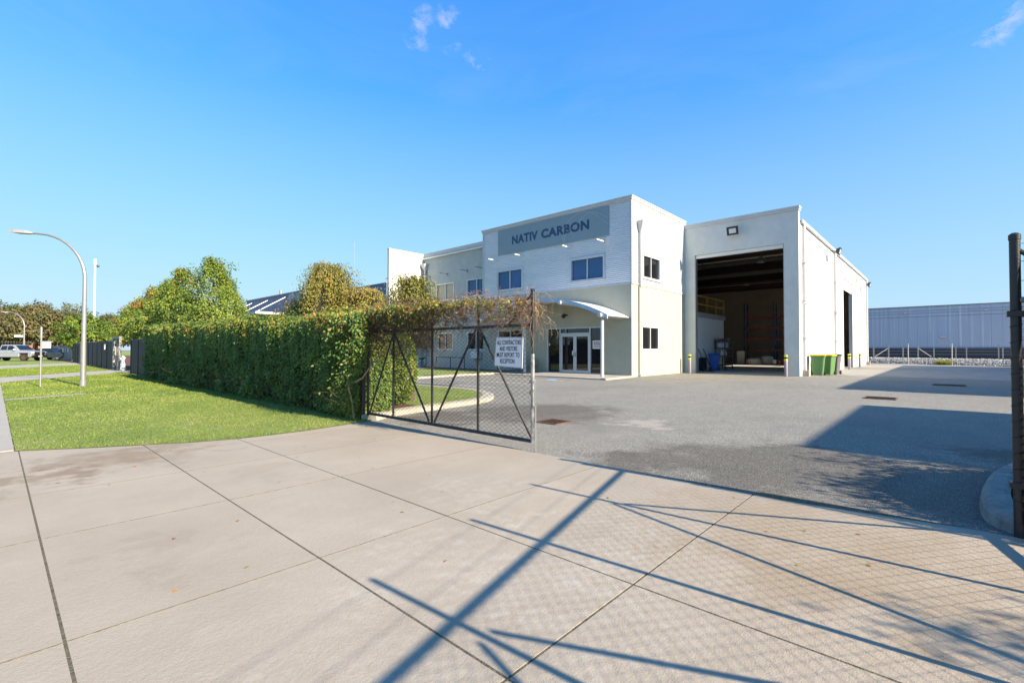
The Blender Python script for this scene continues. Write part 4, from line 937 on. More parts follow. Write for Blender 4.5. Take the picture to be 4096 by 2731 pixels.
# ================================================================== VEGETATION
LEAF_HEDGE = make_leaf('hedge_leaf', [(0, (.036, .075, .022)), (.35, (.075, .145, .034)), (.6, (.13, .22, .048)), (.74, (.24, .29, .05)), (.85, (.38, .29, .045)), (.93, (.44, .17, .045)), (1, (.28, .10, .045))])
LEAF_PEAR = make_leaf('pear_leaf', [(0, (.05, .095, .02)), (.5, (.165, .245, .038)), (.8, (.30, .345, .05)), (.9, (.46, .29, .04)), (.96, (.50, .11, .04)), (1, (.36, .04, .05))])
LEAF_WEEP = make_leaf('weeping_leaf', [(0, (.07, .10, .018)), (.4, (.16, .18, .03)), (.7, (.32, .27, .05)), (.9, (.36, .23, .07)), (1, (.27, .13, .05))])
LEAF_FAR = make_leaf('far_leaf', [(0, (.03, .035, .012)), (.5, (.10, .09, .034)), (.8, (.15, .12, .048)), (1, (.09, .12, .035))], .6, .2)
LEAF_GREEN = make_leaf('green_leaf', [(0, (.035, .07, .015)), (.5, (.09, .165, .024)), (.85, (.20, .27, .03)), (1, (.38, .36, .04))])
LEAF_GREY = make_leaf('gum_leaf', [(0, (.07, .095, .05)), (.5, (.13, .15, .08)), (1, (.19, .18, .10))], .6, .2)
BARK = mat('bark', (.11, .085, .06), .9, .3, 6, .8, 20, stretch=(4, 4, 1)); BARKP = mat('pale_bark', (.30, .24, .17), .9, .25, 4, .6, 20)
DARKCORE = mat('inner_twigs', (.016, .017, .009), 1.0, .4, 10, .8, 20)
TWIG = NT('dry_twig', .85); TWIG.col(TWIG.ramp(TWIG.attr('hue'), [(0, (.045, .032, .026)), (.5, (.13, .085, .065)), (.8, (.30, .18, .14)), (1, (.44, .33, .28))])); TWIG = TWIG.M

# the long hedge along the street fence
hy0, hy1 = 8.45, 27.2
def htop(y): return 2.04+.018*(y-8.4)+.09*wob(y, 0*y, 0, .9, 3)+.03*wob(y, 0*y, 0, 4, 13)
hg = empty('ivy_hedge', (5.1, 17, 0), 'long clipped ivy hedge along the street fence, shaded on its street side', 'hedge')
nf = 46000
u = rng.random(nf); Yf = hy0+(hy1-hy0)*(u**1.7); Zf = rng.random(nf)**.9*htop(Yf); 
Xf = 4.74-.15*wob(Yf, Zf, 0, 1.2, 1)-.07*wob(Yf, Zf, 0, 4, 2)+rng.normal(0, .035, nf)+.10*np.clip((.35-Zf)/.35, 0, 1)
Pf = np.stack([Xf, Yf, Zf], 1); Af = np.stack([-.45+.5*rng.normal(size=nf), .6*rng.normal(size=nf), -.75+.45*rng.normal(size=nf)], 1); Nf = np.stack([-1+.5*rng.normal(size=nf), -.25+.6*rng.normal(size=nf), .35+.5*rng.normal(size=nf)], 1)
nt_ = 22000; u = rng.random(nt_); Yt = hy0+(hy1-hy0)*(u**1.7); Xt = 4.66+rng.random(nt_)*1.0; Zt = htop(Yt)+.07*wob(Xt, Yt, 0, 4, 4)+rng.normal(0, .04, nt_)-.10*np.clip((4.80-Xt)/.15, 0, 1)**2
Pt = np.stack([Xt, Yt, Zt], 1); At = np.stack([rng.normal(size=nt_), rng.normal(size=nt_), .1+.4*rng.normal(size=nt_)], 1); Ntp = np.stack([.5*rng.normal(size=nt_), .5*rng.normal(size=nt_), 1+.3*rng.normal(size=nt_)], 1)
ne = 5200; Xe = 4.66+rng.random(ne)*.9; Ze = rng.random(ne)*2.05; Ye = hy0+.02-.07*wob(Xe, Ze, 0, 3, 6)+rng.normal(0, .04, ne)
Pe = np.stack([Xe, Ye, Ze], 1); Ae = np.stack([.7*rng.normal(size=ne), -.4+.4*rng.normal(size=ne), -.5+.5*rng.normal(size=ne)], 1); Ne_ = np.stack([.6*rng.normal(size=ne), -1+.4*rng.normal(size=ne), .3+.5*rng.normal(size=ne)], 1)
nq = 5200; Zq = .25+1.85*rng.random(nq)**.7; Yq = 8.25-.42*np.clip((Zq-.75)/.7, 0, 1)+1.4*rng.random(nq)**1.2; Xq = 4.70-.20*np.abs(rng.normal(size=nq))*np.clip((wob(Yq, Zq, 0, 3.2, 61)+.55), 0, 1.2)*(.5+.5*np.clip(Zq/1.6, 0, 1))
Pe = np.concatenate([Pe, np.stack([Xq, Yq, Zq], 1)]); Ae = np.concatenate([Ae, np.stack([-.5+.6*rng.normal(size=nq), -.4+.6*rng.normal(size=nq), -.5+.5*rng.normal(size=nq)], 1)]); Ne_ = np.concatenate([Ne_, np.stack([-.6+.5*rng.normal(size=nq), -.8+.5*rng.normal(size=nq), .4+.5*rng.normal(size=nq)], 1)])
tl_ = []; tax = []
for _ in range(620):
    y = hy0+(hy1-hy0)*rng.random()**1.6; zt_ = float(htop(np.array(y)))-.25*rng.random()**2*2; ln = rng.uniform(.25, 1.25)*min(1, zt_/1.6); m_ = int(16+ln*22); q = np.sort(rng.random(m_))
    xo = 4.70-.15*float(wob(np.array(y), np.array(zt_), 0, 1.2, 1))-.05-.06*rng.random()
    tl_.append(np.stack([xo+.05*q+rng.normal(0, .022, m_), y+.10*rng.normal()*q+rng.normal(0, .045, m_), zt_-ln*q+rng.normal(0, .02, m_)], 1)); tax.append(np.stack([-.5+.4*rng.normal(size=m_), .5*rng.normal(size=m_), -.9+.3*rng.normal(size=m_)], 1))
ntl = sum(len(q) for q in tl_); Pe = np.concatenate([Pe]+tl_); Ae = np.concatenate([Ae]+tax); Ne_ = np.concatenate([Ne_, np.stack([-.8+.4*rng.normal(size=ntl), -.4+.5*rng.normal(size=ntl), .5+.4*rng.normal(size=ntl)], 1)])
P = np.concatenate([Pf, Pt, Pe]); A = np.concatenate([Af, At, Ae]); N = np.concatenate([Nf, Ntp, Ne_]); n = len(P)
L = .052*(1+.9*(P[:, 1]-8.4)/18)*rng.uniform(.6, 1.45, n)
bare = (wob(P[:, 1], P[:, 2], 0, 2.0, 71) < -.75) & (rng.random(n) < .6); P[bare, 0] += .12*(P[bare, 0] < 4.9)      # thin places where the stems show
sg_ = rng.random(n) < .06; P[sg_, 2] += np.where(P[sg_, 2] > 1.9, rng.exponential(.06, sg_.sum()), 0)
L[-ntl:] *= .85
near = np.clip((11.2-P[:, 1])/2.6, 0, 1)
hue = .44+.20*wob(P[:, 0], P[:, 1], P[:, 2], 1.3, 8)+.10*rng.normal(size=n)+.10*np.clip(P[:, 2]-1.7, 0, .4)/.4
hue = hue+near*(.05+.12*rng.random(n))+np.where(rng.random(n) < .014+.16*near*np.clip((P[:, 2]-1.3)/.6, 0, 1), rng.uniform(.25, .5, n), 0)
hue[-ntl:] += .12
leaf_object('foliage', P, A, N, L, L*.62, hue, LEAF_HEDGE, hg)
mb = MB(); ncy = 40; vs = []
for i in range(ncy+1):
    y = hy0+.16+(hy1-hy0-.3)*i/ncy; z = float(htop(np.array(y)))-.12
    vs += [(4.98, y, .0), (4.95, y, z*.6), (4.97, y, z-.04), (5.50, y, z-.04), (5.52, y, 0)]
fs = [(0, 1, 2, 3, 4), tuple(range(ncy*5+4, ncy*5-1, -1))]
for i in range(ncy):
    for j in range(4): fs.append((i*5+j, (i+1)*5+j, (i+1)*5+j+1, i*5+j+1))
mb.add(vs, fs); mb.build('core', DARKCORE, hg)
for y in (10.4, 13.4, 16.4): mb = MB(); mb.tube((4.78, y, 0), (4.78, y, 2.0), .02, 6); mb.build('fence_picket', BLACKP, hg)
def walk(p, d, n, step, curl, droop, box=None):
    p = np.array(p, float); d = np.array(d, float); a = [p.copy()]
    for _ in range(n):
        d = d+rng.normal(0, curl, 3)+np.array([0, 0, droop]); d /= np.linalg.norm(d)+1e-9; p = p+d*step
        if box is not None:
            for q in range(3):
                if p[q] < box[q][0] or p[q] > box[q][1]: d[q] *= -.8; p[q] = min(max(p[q], box[q][0]), box[q][1])
        a.append(p.copy())
    return a
# dry twigs and stems at the hedge's gate end
tw = []; th_ = []; tr_ = []
for _ in range(170): tw.append(walk((4.66+.2*rng.random(), 8.2+1.3*rng.random(), .5+1.5*rng.random()), (-.2, -.6, .1), 9, .055, .45, -.06)); th_.append(rng.uniform(.1, .8)); tr_.append(rng.uniform(.002, .004))
for _ in range(260):
    y = hy0+(hy1-hy0)*rng.random()**1.5; tw.append(walk((4.72+.8*rng.random(), y, float(htop(np.array(y)))-.08), (rng.normal()*.4, rng.normal()*.4, 1), 6, .05, .35, -.05)); th_.append(rng.uniform(.2, .6)); tr_.append(.003)
for _ in range(420):
    y = hy0+(hy1-hy0)*rng.random()**1.6; tw.append(walk((4.70+.1*rng.random(), y, .02+.3*rng.random()), (-.1, rng.normal()*.4, 1), 10, .07, .22, .02)); th_.append(rng.uniform(.1, .7)); tr_.append(rng.uniform(.002, .005))
poly_tubes('dry_stem', tw, tr_, TWIG, hg, 3, taper=True, hue=th_)
mb = MB(); mb.path([(4.70, 8.42, .02), (4.66, 8.42, .35), (4.60, 8.45, .62), (4.62, 8.46, .73), (4.62, 8.25, .74), (4.70, 8.12, .82), (4.76, 8.05, .95), (4.8, 7.9, 1.12), (4.85, 7.7, 1.3)], [.022, .02, .02, .019, .018, .016, .014, .011, .007], 7); mb.build('old_stem', BARKP, hg, smooth=True)

# the vine sprawling over the top of the gate
vn = empty('climbing_vine', (4.85, 6.2, 1.9), 'half-dead climbing vine sprawling along the top of the closed gate', 'vine')
tw = []; th_ = []; tr_ = []
for _ in range(1750):
    y = 3.98+4.3*rng.random()**.8; z = 1.72+.40*rng.random()+.07*float(wob(np.array(y), np.array(0.), 0, 2.1, 81))
    tw.append(walk((4.85+.07*rng.normal(), y, z), (rng.normal()*.3, rng.normal(), rng.normal()*.5), 11, .042, .62, -.01, ((4.62, 5.10), (3.90, 8.4), (1.45, 2.24)))); th_.append(np.clip(rng.normal(.40 if y > 5.4 else .72, .24), 0, 1)); tr_.append(rng.uniform(.0015, .0032))
for _ in range(760):                                   # the thick dead tangle next to the hedge
    y = 5.9+2.4*rng.random()**.7; z = 1.05+.75*rng.random()**.6 if y > 7.0 else 1.35+.4*rng.random()
    tw.append(walk((4.86+.08*rng.normal(), y, z), (rng.normal()*.3, rng.normal(), rng.normal()*.6), 12, .05, .55, -.03, ((4.68, 5.1), (5.3, 8.45), (.95 if y > 7.3 else 1.25, 1.8)))); th_.append(np.clip(rng.normal(.22, .15), 0, 1)); tr_.append(rng.uniform(.0014, .003))
for _ in range(95):                                   # strands hanging off the free end
    tw.append(walk((4.85+.05*rng.normal(), 4.05+.12*rng.normal(), 1.75+.38*rng.random()), (rng.normal()*.15, -.25*rng.random(), -1), int(rng.uniform(4, 13)), .045, .42, -.14)); th_.append(rng.uniform(.55, 1)); tr_.append(rng.uniform(.0014, .0026))
for _ in range(60):
    y = rng.choice([4.9, 5.15, 5.5, 6.3])+.15*rng.normal(); tw.append(walk((4.82, y, 1.72), (0, rng.normal()*.3, -1), int(rng.uniform(4, 11)), .045, .28, -.15)); th_.append(rng.uniform(.4, .9)); tr_.append(rng.uniform(.0014, .0024))
poly_tubes('twig', tw, tr_, TWIG, vn, 3, taper=True, hue=th_)
n = 9500; y = 3.98+4.35*rng.random(n)**.85; fr_ = np.clip((y-4.0)/4.3, 0, 1)
z = 2.11+.10*wob(y, 0*y, 0, 2.1, 81)+.05*wob(y, 0*y, 0, 7, 82)-np.abs(rng.normal(0, .10+.06*fr_+.07*np.clip(wob(y, 0*y, 0, 3.3, 83), 0, 1), n)); x = 4.85+rng.normal(0, .085, n)
clump = wob(y, z, x, 4.5, 21); keep = clump > .02-.6*fr_; P = np.stack([x, y, z], 1)[keep]; n = len(P)
hue = np.where(rng.random(n) < .46-.1*fr_[keep], rng.uniform(.8, 1.0, n), rng.uniform(.42, .80, n))+.10*wob(P[:, 1], P[:, 2], 0, 3, 22)
leaf_object('leaf_mass', P, np.stack([rng.normal(size=n)*.6-.2, rng.normal(size=n)*.6, -.5+.5*rng.normal(size=n)], 1), rdir(n)+np.array([-.3, -.3, .7]), .062*rng.uniform(.5, 1.35, n), .030*rng.uniform(.7, 1.3, n), hue, LEAF_HEDGE, vn)

# clipped shrub behind the gate
def shrub(name, c, rx, ry, h, n, leaf, m_, label, cat='shrub', huec=.5, boxy=2.6, z0=.1, group=None):
    t = empty(name, (c[0], c[1], z0), label, cat, group)
    d = rdir(n); d[:, 2] = d[:, 2]
    r = (np.abs(d[:, 0])**boxy+np.abs(d[:, 1])**boxy+np.abs(d[:, 2])**boxy)**(-1/boxy); r = r*(1+.06*wob(d[:, 0]*3, d[:, 1]*3, d[:, 2]*3, 2, 31))*rng.uniform(.88, 1.04, n)
    P = np.stack([c[0]+rx*d[:, 0]*r, c[1]+ry*d[:, 1]*r, z0+h/2+h/2*d[:, 2]*r], 1)
    A = d+rdir(n)*.8+np.array([0, 0, -.3]); hue = huec+.16*rng.normal(size=n)+.1*wob(P[:, 0], P[:, 1], P[:, 2], 3, 33)
    leaf_object('foliage', P, A, d+rdir(n)*.6+np.array([0, 0, .3]), leaf*rng.uniform(.7, 1.3, n), leaf*.62, hue, m_, t)
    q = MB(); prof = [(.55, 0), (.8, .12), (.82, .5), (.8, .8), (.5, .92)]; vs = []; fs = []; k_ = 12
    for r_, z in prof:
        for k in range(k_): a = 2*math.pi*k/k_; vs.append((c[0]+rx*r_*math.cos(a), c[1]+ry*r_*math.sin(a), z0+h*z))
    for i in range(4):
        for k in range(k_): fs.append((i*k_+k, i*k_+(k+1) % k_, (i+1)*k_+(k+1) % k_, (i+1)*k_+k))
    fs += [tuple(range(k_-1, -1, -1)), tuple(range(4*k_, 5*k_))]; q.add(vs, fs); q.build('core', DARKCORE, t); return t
shrub('clipped_shrub', (6.15, 9.55), .55, .62, 1.62, 9000, .05, LEAF_GREEN, 'upright clipped green shrub just behind the closed gate', huec=.66, boxy=3.2)

# weeping trees over the hedge
def weeping(name, base, top, rad, skirt, n_str, label, seed, hue0=.55, group='weeping trees behind the hedge'):
    g = np.random.default_rng(seed); t = empty(name, (base[0], base[1], .1), label, 'tree', group)
    mb = MB(); mb.path([(base[0], base[1], .1), (base[0]+.05, base[1]-.03, top*.5), (base[0], base[1], top-.25)], [.09, .07, .04], 8); mb.build('trunk', BARK, t, smooth=True)
    P = []; A = []; H = []; lines = []
    for _ in range(n_str):
        a = g.uniform(0, 6.28); rr = rad*g.uniform(.25, 1)**.7; z0 = top-g.uniform(0, .5)*(rr/rad)**1.5*(top-skirt); hang = g.uniform(.35, 1.0)*(z0-skirt)+.12
        lump = 1+.28*math.sin(3*a+seed)+.14*math.sin(7*a+2*seed); rr *= lump
        pts = []
        for q in np.linspace(0, 1, 10):
            o = rr*min(1, q*1.9)**.8; zz = z0+.10*math.sin(min(q*1.9, 1)*math.pi)-hang*max(0, q-.28)/.72
            pts.append((base[0]+o*math.cos(a)+.03*g.normal(), base[1]+o*math.sin(a)+.03*g.normal(), zz))
        lines.append(pts); pts = np.array(pts); m_ = 14
        q = g.uniform(.2, 1, m_)*9; i = np.minimum(q.astype(int), 8); f = (q-i)[:, None]; pp = pts[i]*(1-f)+pts[i+1]*f+g.normal(0, .045, (m_, 3)); P.append(pp); A.append(np.stack([g.normal(0, .5, m_)+.5*math.cos(a), g.normal(0, .5, m_)+.5*math.sin(a), -1+.4*g.normal(size=m_)], 1)); H.append(np.clip(g.normal(hue0, .12)+g.normal(0, .14, m_), 0, 1))
    P = np.concatenate(P); A = np.concatenate(A); H = np.concatenate(H); n = len(P); c = np.array([base[0], base[1], skirt])
    leaf_object('crown', P, A, (P-c)/1.0+g.normal(0, .5, (n, 3)), .068*g.uniform(.6, 1.3, n), .036*g.uniform(.7, 1.3, n), H, LEAF_WEEP, t)
    poly_tubes('twig', lines[::4], .004, TWIG, t, 3, taper=True, hue=[.4]*len(lines[::4]))
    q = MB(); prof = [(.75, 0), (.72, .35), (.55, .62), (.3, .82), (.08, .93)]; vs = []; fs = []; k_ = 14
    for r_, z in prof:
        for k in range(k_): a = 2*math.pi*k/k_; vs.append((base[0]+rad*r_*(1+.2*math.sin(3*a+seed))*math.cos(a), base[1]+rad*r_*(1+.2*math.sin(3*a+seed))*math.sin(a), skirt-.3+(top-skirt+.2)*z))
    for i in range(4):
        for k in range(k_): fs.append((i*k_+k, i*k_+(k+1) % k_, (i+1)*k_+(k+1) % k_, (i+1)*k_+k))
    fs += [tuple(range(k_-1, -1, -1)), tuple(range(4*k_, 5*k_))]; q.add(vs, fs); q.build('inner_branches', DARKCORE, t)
weeping('weeping_tree', (6.45, 13.05), 3.74, .86, 2.1, 720, 'tallest weeping tree with brownish drooping leaves behind the hedge', 3)
weeping('weeping_tree', (6.35, 13.95), 2.78, .95, 1.7, 560, 'low spreading weeping tree left of the tallest one', 4, .6)
weeping('weeping_tree', (7.1, 12.1), 3.02, .72, 1.9, 460, 'low bronze weeping tree between the tallest and the greener one', 6, .66)
weeping('weeping_tree', (7.05, 9.85), 3.12, .62, 1.7, 560, 'greener round weeping tree behind the gate end of the hedge', 5, .42)

# leafy trees
def tree(name, base, H, Rr, z0, nclump, per, leaf, m_, label, cat='tree', group=None, seed=0, hue0=.5, hvar=.15, cr=.34, shape='oval', trunk_r=.09, bark=None, redtop=0, flat=1.0, lobes=.26):
    g = np.random.default_rng(seed+50); t = empty(name, (base[0], base[1], 0), label, cat, group); bx_, by_ = base
    tt = g.random(nclump)
    if shape == 'oval': tt = tt**.8; prof = np.sin(np.pi*np.clip(tt*.86+.10, 0, 1))**.75*(1-.60*tt)*1.35
    elif shape == 'dome': prof = np.sqrt(np.clip(1-(tt*1.0)**2.2, 0, 1))*(.75+.25*np.clip(tt*4, 0, 1))
    else: prof = np.sin(np.pi*np.clip(tt*.9+.06, 0, 1))**.6
    a = g.uniform(0, 6.28, nclump); rr = Rr*prof*np.sqrt(g.uniform(.28, 1, nclump))*(1+lobes*np.sin(3*a+seed)+lobes*.7*np.sin(5*a+tt*6+seed*2))
    C = np.stack([bx_+rr*np.cos(a), by_+rr*np.sin(a), z0+(H-z0)*tt*flat], 1)
    stray = g.random(nclump) < .10; C[stray] += (C[stray]-np.array([bx_, by_, z0+(H-z0)*.4]))*g.uniform(.08, .22, (stray.sum(), 1))
    n = nclump*per; ci = np.repeat(np.arange(nclump), per); o = g.normal(size=(n, 3)); o /= np.linalg.norm(o, axis=1, keepdims=True); o = o*(g.random((n, 1))**.45)*cr*np.array([1, 1, .8]); P = C[ci]+o
    ctr = np.array([bx_, by_, z0+(H-z0)*.45]); A = o/cr+g.normal(0, .6, (n, 3))+np.array([0, 0, -.55]); Nn = (P-ctr)/Rr+o/cr+g.normal(0, .4, (n, 3))+np.array([0, 0, .35])
    hue = hue0+np.repeat(g.normal(0, hvar*.7, nclump), per)+g.normal(0, hvar*.7, n)
    if redtop: hue = hue+np.where((P[:, 2] > H-redtop) & (np.repeat(g.random(nclump), per) < .4), .33, 0)
    leaf_object('crown', P, A, Nn, leaf*g.uniform(.65, 1.3, n), leaf*.6*g.uniform(.8, 1.2, n), hue, m_, t)
    bk_ = bark or BARK; q = MB(); lean = g.normal(0, .04, 2)*H
    tp = [(bx_, by_, -.02), (bx_+lean[0]*.3, by_+lean[1]*.3, H*.3), (bx_+lean[0]*.6, by_+lean[1]*.6, H*.6), (bx_+lean[0], by_+lean[1], H*.88)]
    q.path(tp, [trunk_r*1.25, trunk_r, trunk_r*.6, trunk_r*.2], 8); q.build('trunk', bk_, t, smooth=True)
    lim = []; 
    for k in range(12):
        c = C[g.integers(nclump)]; z = max(z0*.9, c[2]*.55); s = np.array([bx_+lean[0]*.4, by_+lean[1]*.4, z]); md = (s+c)/2+np.array([0, 0, .06*H*g.random()]); lim.append([s, s*.6+md*.4, md, md*.5+c*.5, c])
    poly_tubes('limb', lim, [trunk_r*.42]*12, bk_, t, 5, taper=True); return t
PEARG = 'pear trees behind the dark fence'
tree('pear_tree', (7.8, 28.6), 6.1, 1.65, .9, 250, 52, .115, LEAF_PEAR, 'tallest green pear tree directly behind the hedge end', group=PEARG, seed=1, hue0=.52, trunk_r=.08)
tree('pear_tree', (7.2, 32.0), 5.85, 1.5, .9, 220, 50, .12, LEAF_PEAR, 'pear tree with a crimson tip behind the dark fence', group=PEARG, seed=2, hue0=.5, redtop=.8, trunk_r=.08)
tree('pear_tree', (7.2, 35.0), 5.5, 1.5, .8, 210, 50, .125, LEAF_PEAR, 'pear tree with yellow-green leaves left of the crimson-tipped one', group=PEARG, seed=3, hue0=.60, trunk_r=.08)
tree('pear_tree', (7.1, 38.9), 5.2, 1.45, 1.7, 190, 48, .13, LEAF_PEAR, 'reddish-tipped pear tree standing right of the gate frame', group=PEARG, seed=4, hue0=.52, redtop=1.0, trunk_r=.08)
tree('pear_tree', (7.0, 43.4), 4.7, 1.35, 1.8, 180, 48, .135, LEAF_PEAR, 'lowest pear tree at the left end of the row above the dark fence', group=PEARG, seed=5, hue0=.5, redtop=.7, trunk_r=.08)
tree('pear_tree', (9.2, 31.5), 5.5, 1.7, .8, 210, 48, .12, LEAF_PEAR, 'pear tree half hidden behind the tallest one', group=PEARG, seed=6, hue0=.45, trunk_r=.08)
tree('street_tree', (6.9, 72.5), 5.3, 2.5, 1.5, 130, 46, .26, LEAF_GREEN, 'round bright green tree overhanging the printed banner fence', seed=7, hue0=.62, cr=.5, shape='round', trunk_r=.12)
BG = 'brown broad-crowned trees beyond the parked cars'
for i, (x, y, H_, r_, lab, h0, m_) in enumerate(((-1.0, 127, 9.0, 7.0, 'broad brown-leaved tree at the left edge behind the ute', .5, LEAF_FAR), (5.0, 121, 8.9, 6.0, 'broad brown-leaved tree behind the far street lamp', .62, LEAF_FAR), (10.2, 124, 8.0, 5.0, 'brown-leaved tree to the right behind the round green tree', .55, LEAF_FAR), (15.0, 120, 7.2, 4.5, 'brownish tree just left of the pear trees', .6, LEAF_FAR))):
    tree('far_tree', (x, y), H_, r_, 2.6, 300, 44, .42, m_, lab, group=BG, seed=20+i, hue0=h0, hvar=.22, cr=.85, shape='dome', trunk_r=.32, lobes=.1)
tree('gum_tree', (3.0, 160), 11.2, 6, 4, 120, 36, .5, LEAF_GREEN, 'dark green tree top rising behind the brown trees at far left', seed=31, hue0=.2, cr=1.1, shape='dome', trunk_r=.3)
tree('gum_tree', (13.5, 158), 12.2, 4.2, 4, 80, 30, .5, LEAF_GREY, 'pale grey-green gum tree rising above the brown trees', seed=32, hue0=.5, cr=1.0, shape='round', trunk_r=.3, bark=BARKP)
tree('gum_tree', (20.0, 150), 9.8, 4.5, 4, 90, 30, .5, LEAF_GREY, 'pale gum tree beside the white mast', seed=33, hue0=.4, cr=1.0, shape='round', trunk_r=.3, bark=BARKP)
# greenery beyond the right edge: only its shade reaches the driveway
tree('garden_tree', (3.5, -5.95), 3.25, .55, 2.3, 14, 36, .09, LEAF_GREEN, 'garden tree beyond the right edge that shades the corner of the driveway', seed=41, hue0=.4, trunk_r=.06, shape='round')
tree('garden_tree', (7.6, -4.0), 2.75, 1.1, .5, 60, 36, .09, LEAF_GREEN, 'bushy garden tree in the bed beyond the right edge', seed=42, hue0=.4, trunk_r=.05, shape='round')
tree('garden_tree', (6.1, -4.2), 2.75, .9, .6, 50, 36, .09, LEAF_GREEN, 'small garden tree in the bed between two others beyond the right edge', seed=43, hue0=.4, trunk_r=.05, shape='round')

shrub('kerb_shade_shrub', (6.3, -2.0), 1.25, .6, 1.25, 4000, .08, LEAF_GREEN, 'unseen low shrub added beyond the right edge to shade the kerb', huec=.4)  # added out of view to throw shade on the kerb
# grass blades on the near lawn
n = 95000; dpt = np.exp(rng.uniform(math.log(8.0), math.log(60), n)); X = rng.uniform(.2, 5.0, n); Y = np.sqrt(np.maximum(dpt**2-X**2, 1))
bx0 = np.array([p[0] for p in gb]); by0 = np.array([p[1] for p in gb]); ok = (Y > np.interp(X, bx0, by0)-.045*rng.random(n)+.02) & (X < 4.95)
pathm = ((Y > 27.6+1.55*(X-.2)) & (Y < 33.2+1.35*(X-.2))) | ((Y > 47+1.6*(X-.2)) & (Y < 56+1.6*(X-.2))) | ((Y > 18.0+.53*(X-.2)) & (Y < 18.45+.53*(X-.2)) & (X < 1.9))
ok &= ~pathm; X, Y = X[ok], Y[ok]; n = len(X); sc = 1+np.clip((Y-8)/14, 0, 2.2)
GRASSL = make_leaf('grass_blade', [(0, (.08, .14, .022)), (.45, (.165, .24, .036)), (.7, (.255, .315, .058)), (.88, (.38, .35, .14)), (1, (.44, .37, .19))], .55, .3)
hue = .50+.20*wob(X, Y, 0, .9, 51)+.11*rng.normal(size=n)+.14*wob(X*.7, Y*2.2, 0, 2.5, 52)
thin = wob(X, Y, 0, 1.9, 53) > .72; hue = hue+.25*thin
Hh = .026*sc*rng.uniform(.5, 1.4, n)*np.where(np.abs(Y-np.interp(X, bx0, by0)) < .10, 1.9, 1)*np.where(thin, .5, 1)
leaf_object('lawn_grass', np.stack([X, Y, np.full(n, .010)], 1), np.stack([.75*rng.normal(size=n), .75*rng.normal(size=n), np.full(n, 1.0)], 1), rdir(n), Hh, .0075*sc, hue, GRASSL, None); tag(bpy.data.objects['lawn_grass'], 'short mown grass of the street verge', 'grass', kind='stuff')
n = 16000; X = rng.uniform(5.3, 10.3, n); Y = 8.4+rng.random(n)**1.4*9; ok = np.array([(y > np.interp(x, [5.2, 7, 8.5, 9.4, 10.1, 10.2], [8.66, 8.86, 9.1, 9.65, 10.6, 11.4]) and not (x < 6.5 and y > 8)) for x, y in zip(X, Y)]); X, Y = X[ok], Y[ok]; n = len(X)
leaf_object('island_grass', np.stack([X, Y, np.full(n, .093)], 1), np.stack([.75*rng.normal(size=n), .75*rng.normal(size=n), np.full(n, 1.0)], 1), rdir(n), .03*rng.uniform(.5, 1.4, n), .009, .5+.17*rng.normal(size=n), GRASSL, None); tag(bpy.data.objects['island_grass'], 'short mown grass on the kerbed island behind the gate', 'grass', kind='stuff')
# leaf litter
n = 28; X = rng.uniform(.4, 4.7, n); Y = rng.uniform(1.2, 8.0, n); Z = np.full(n, .010)
lx = np.array([1.6, 2.0, 1.1, 2.6, 3.1, 3.9, 4.1, 3.4, 4.3, 3.7, 2.9, 1.3, 3.0]); ly = np.array([7.6, 7.2, 6.9, 6.0, 5.4, 1.0, .8, .7, .5, .35, 4.8, 4.1, 4.0]); X[:13] = lx; Y[:13] = ly
n2 = 260; X2 = np.concatenate([rng.uniform(.4, 4.6, 90), 5.0+1.4*rng.random(170)]); Y2 = np.concatenate([9+10*rng.random(90)**1.6, 8.7+1.2*rng.random(170)]); Z2 = np.concatenate([np.full(90, .03), np.full(170, .112)])
P = np.stack([np.concatenate([X, X2]), np.concatenate([Y, Y2]), np.concatenate([Z, Z2])], 1); n = len(P)
leaf_object('leaf_litter', P, np.stack([rng.normal(size=n), rng.normal(size=n), .12*rng.random(n)], 1), np.stack([.25*rng.normal(size=n), .25*rng.normal(size=n), np.ones(n)], 1), .04*rng.uniform(.5, 1.3, n), .022, rng.uniform(.72, 1, n), LEAF_HEDGE); tag(bpy.data.objects['leaf_litter'], 'scattered fallen leaves on the driveway, lawn and mulch', 'fallen leaves', kind='stuff')

# ================================================================== LEFT: FENCES, LAMPS, STREET
def dark_fence(x, y0, y1, h, npan, label, post_every=1):
    f = empty('sheet_fence', (x, y0, 0), label, 'fence', 'charcoal sheet fences along the verge')
    wdt = (y1-y0)/npan
    for k in range(npan):
        a = y0+k*wdt; pts = []; nr = 10
        for j in range(nr*4+1):                       # ribbed sheet
            yy = a+.03+(wdt-.06)*j/(nr*4); pts.append((yy, (0, .018, .018, 0)[j % 4]))
        mb = MB(); vs = []
        for yy, o in pts: vs += [(x-o, yy, .04), (x-o, yy, h-.04)]
        mb.add(vs, [(2*j, 2*j+1, 2*j+3, 2*j+2) for j in range(len(pts)-1)]); mb.build('panel', DARKFENCE, f)
        mb = MB(); mb.box(x-.03, x+.03, a+.03, a+wdt-.03, h-.04, h); mb.build('top_rail', GALV if k % 3 == 0 else DARKFENCE, f)
    for k in range(npan+1): mb = MB(); yy = y0+k*wdt; mb.box(x-.04, x+.04, yy-.028, yy+.028, 0, h+.03); mb.build('post', DARKFENCE, f)
    return f
dark_fence(5.1, 27.3, 33.0, 1.9, 3, 'charcoal sheet fence at the left end of the hedge')
dark_fence(5.5, 42.0, 56.6, 1.97, 6, 'charcoal sheet fence running left of the grey gate frame')
dark_fence(5.6, 61.2, 67.3, 1.97, 3, 'short charcoal sheet fence next to the printed banner')
gf = empty('sliding_gate', (5.5, 40.5, 0), 'narrow grey steel sliding gate frame at the end of the charcoal fence', 'gate'); GREYP = mat('grey_paint_steel', (.22, .22, .23), .5, .1)
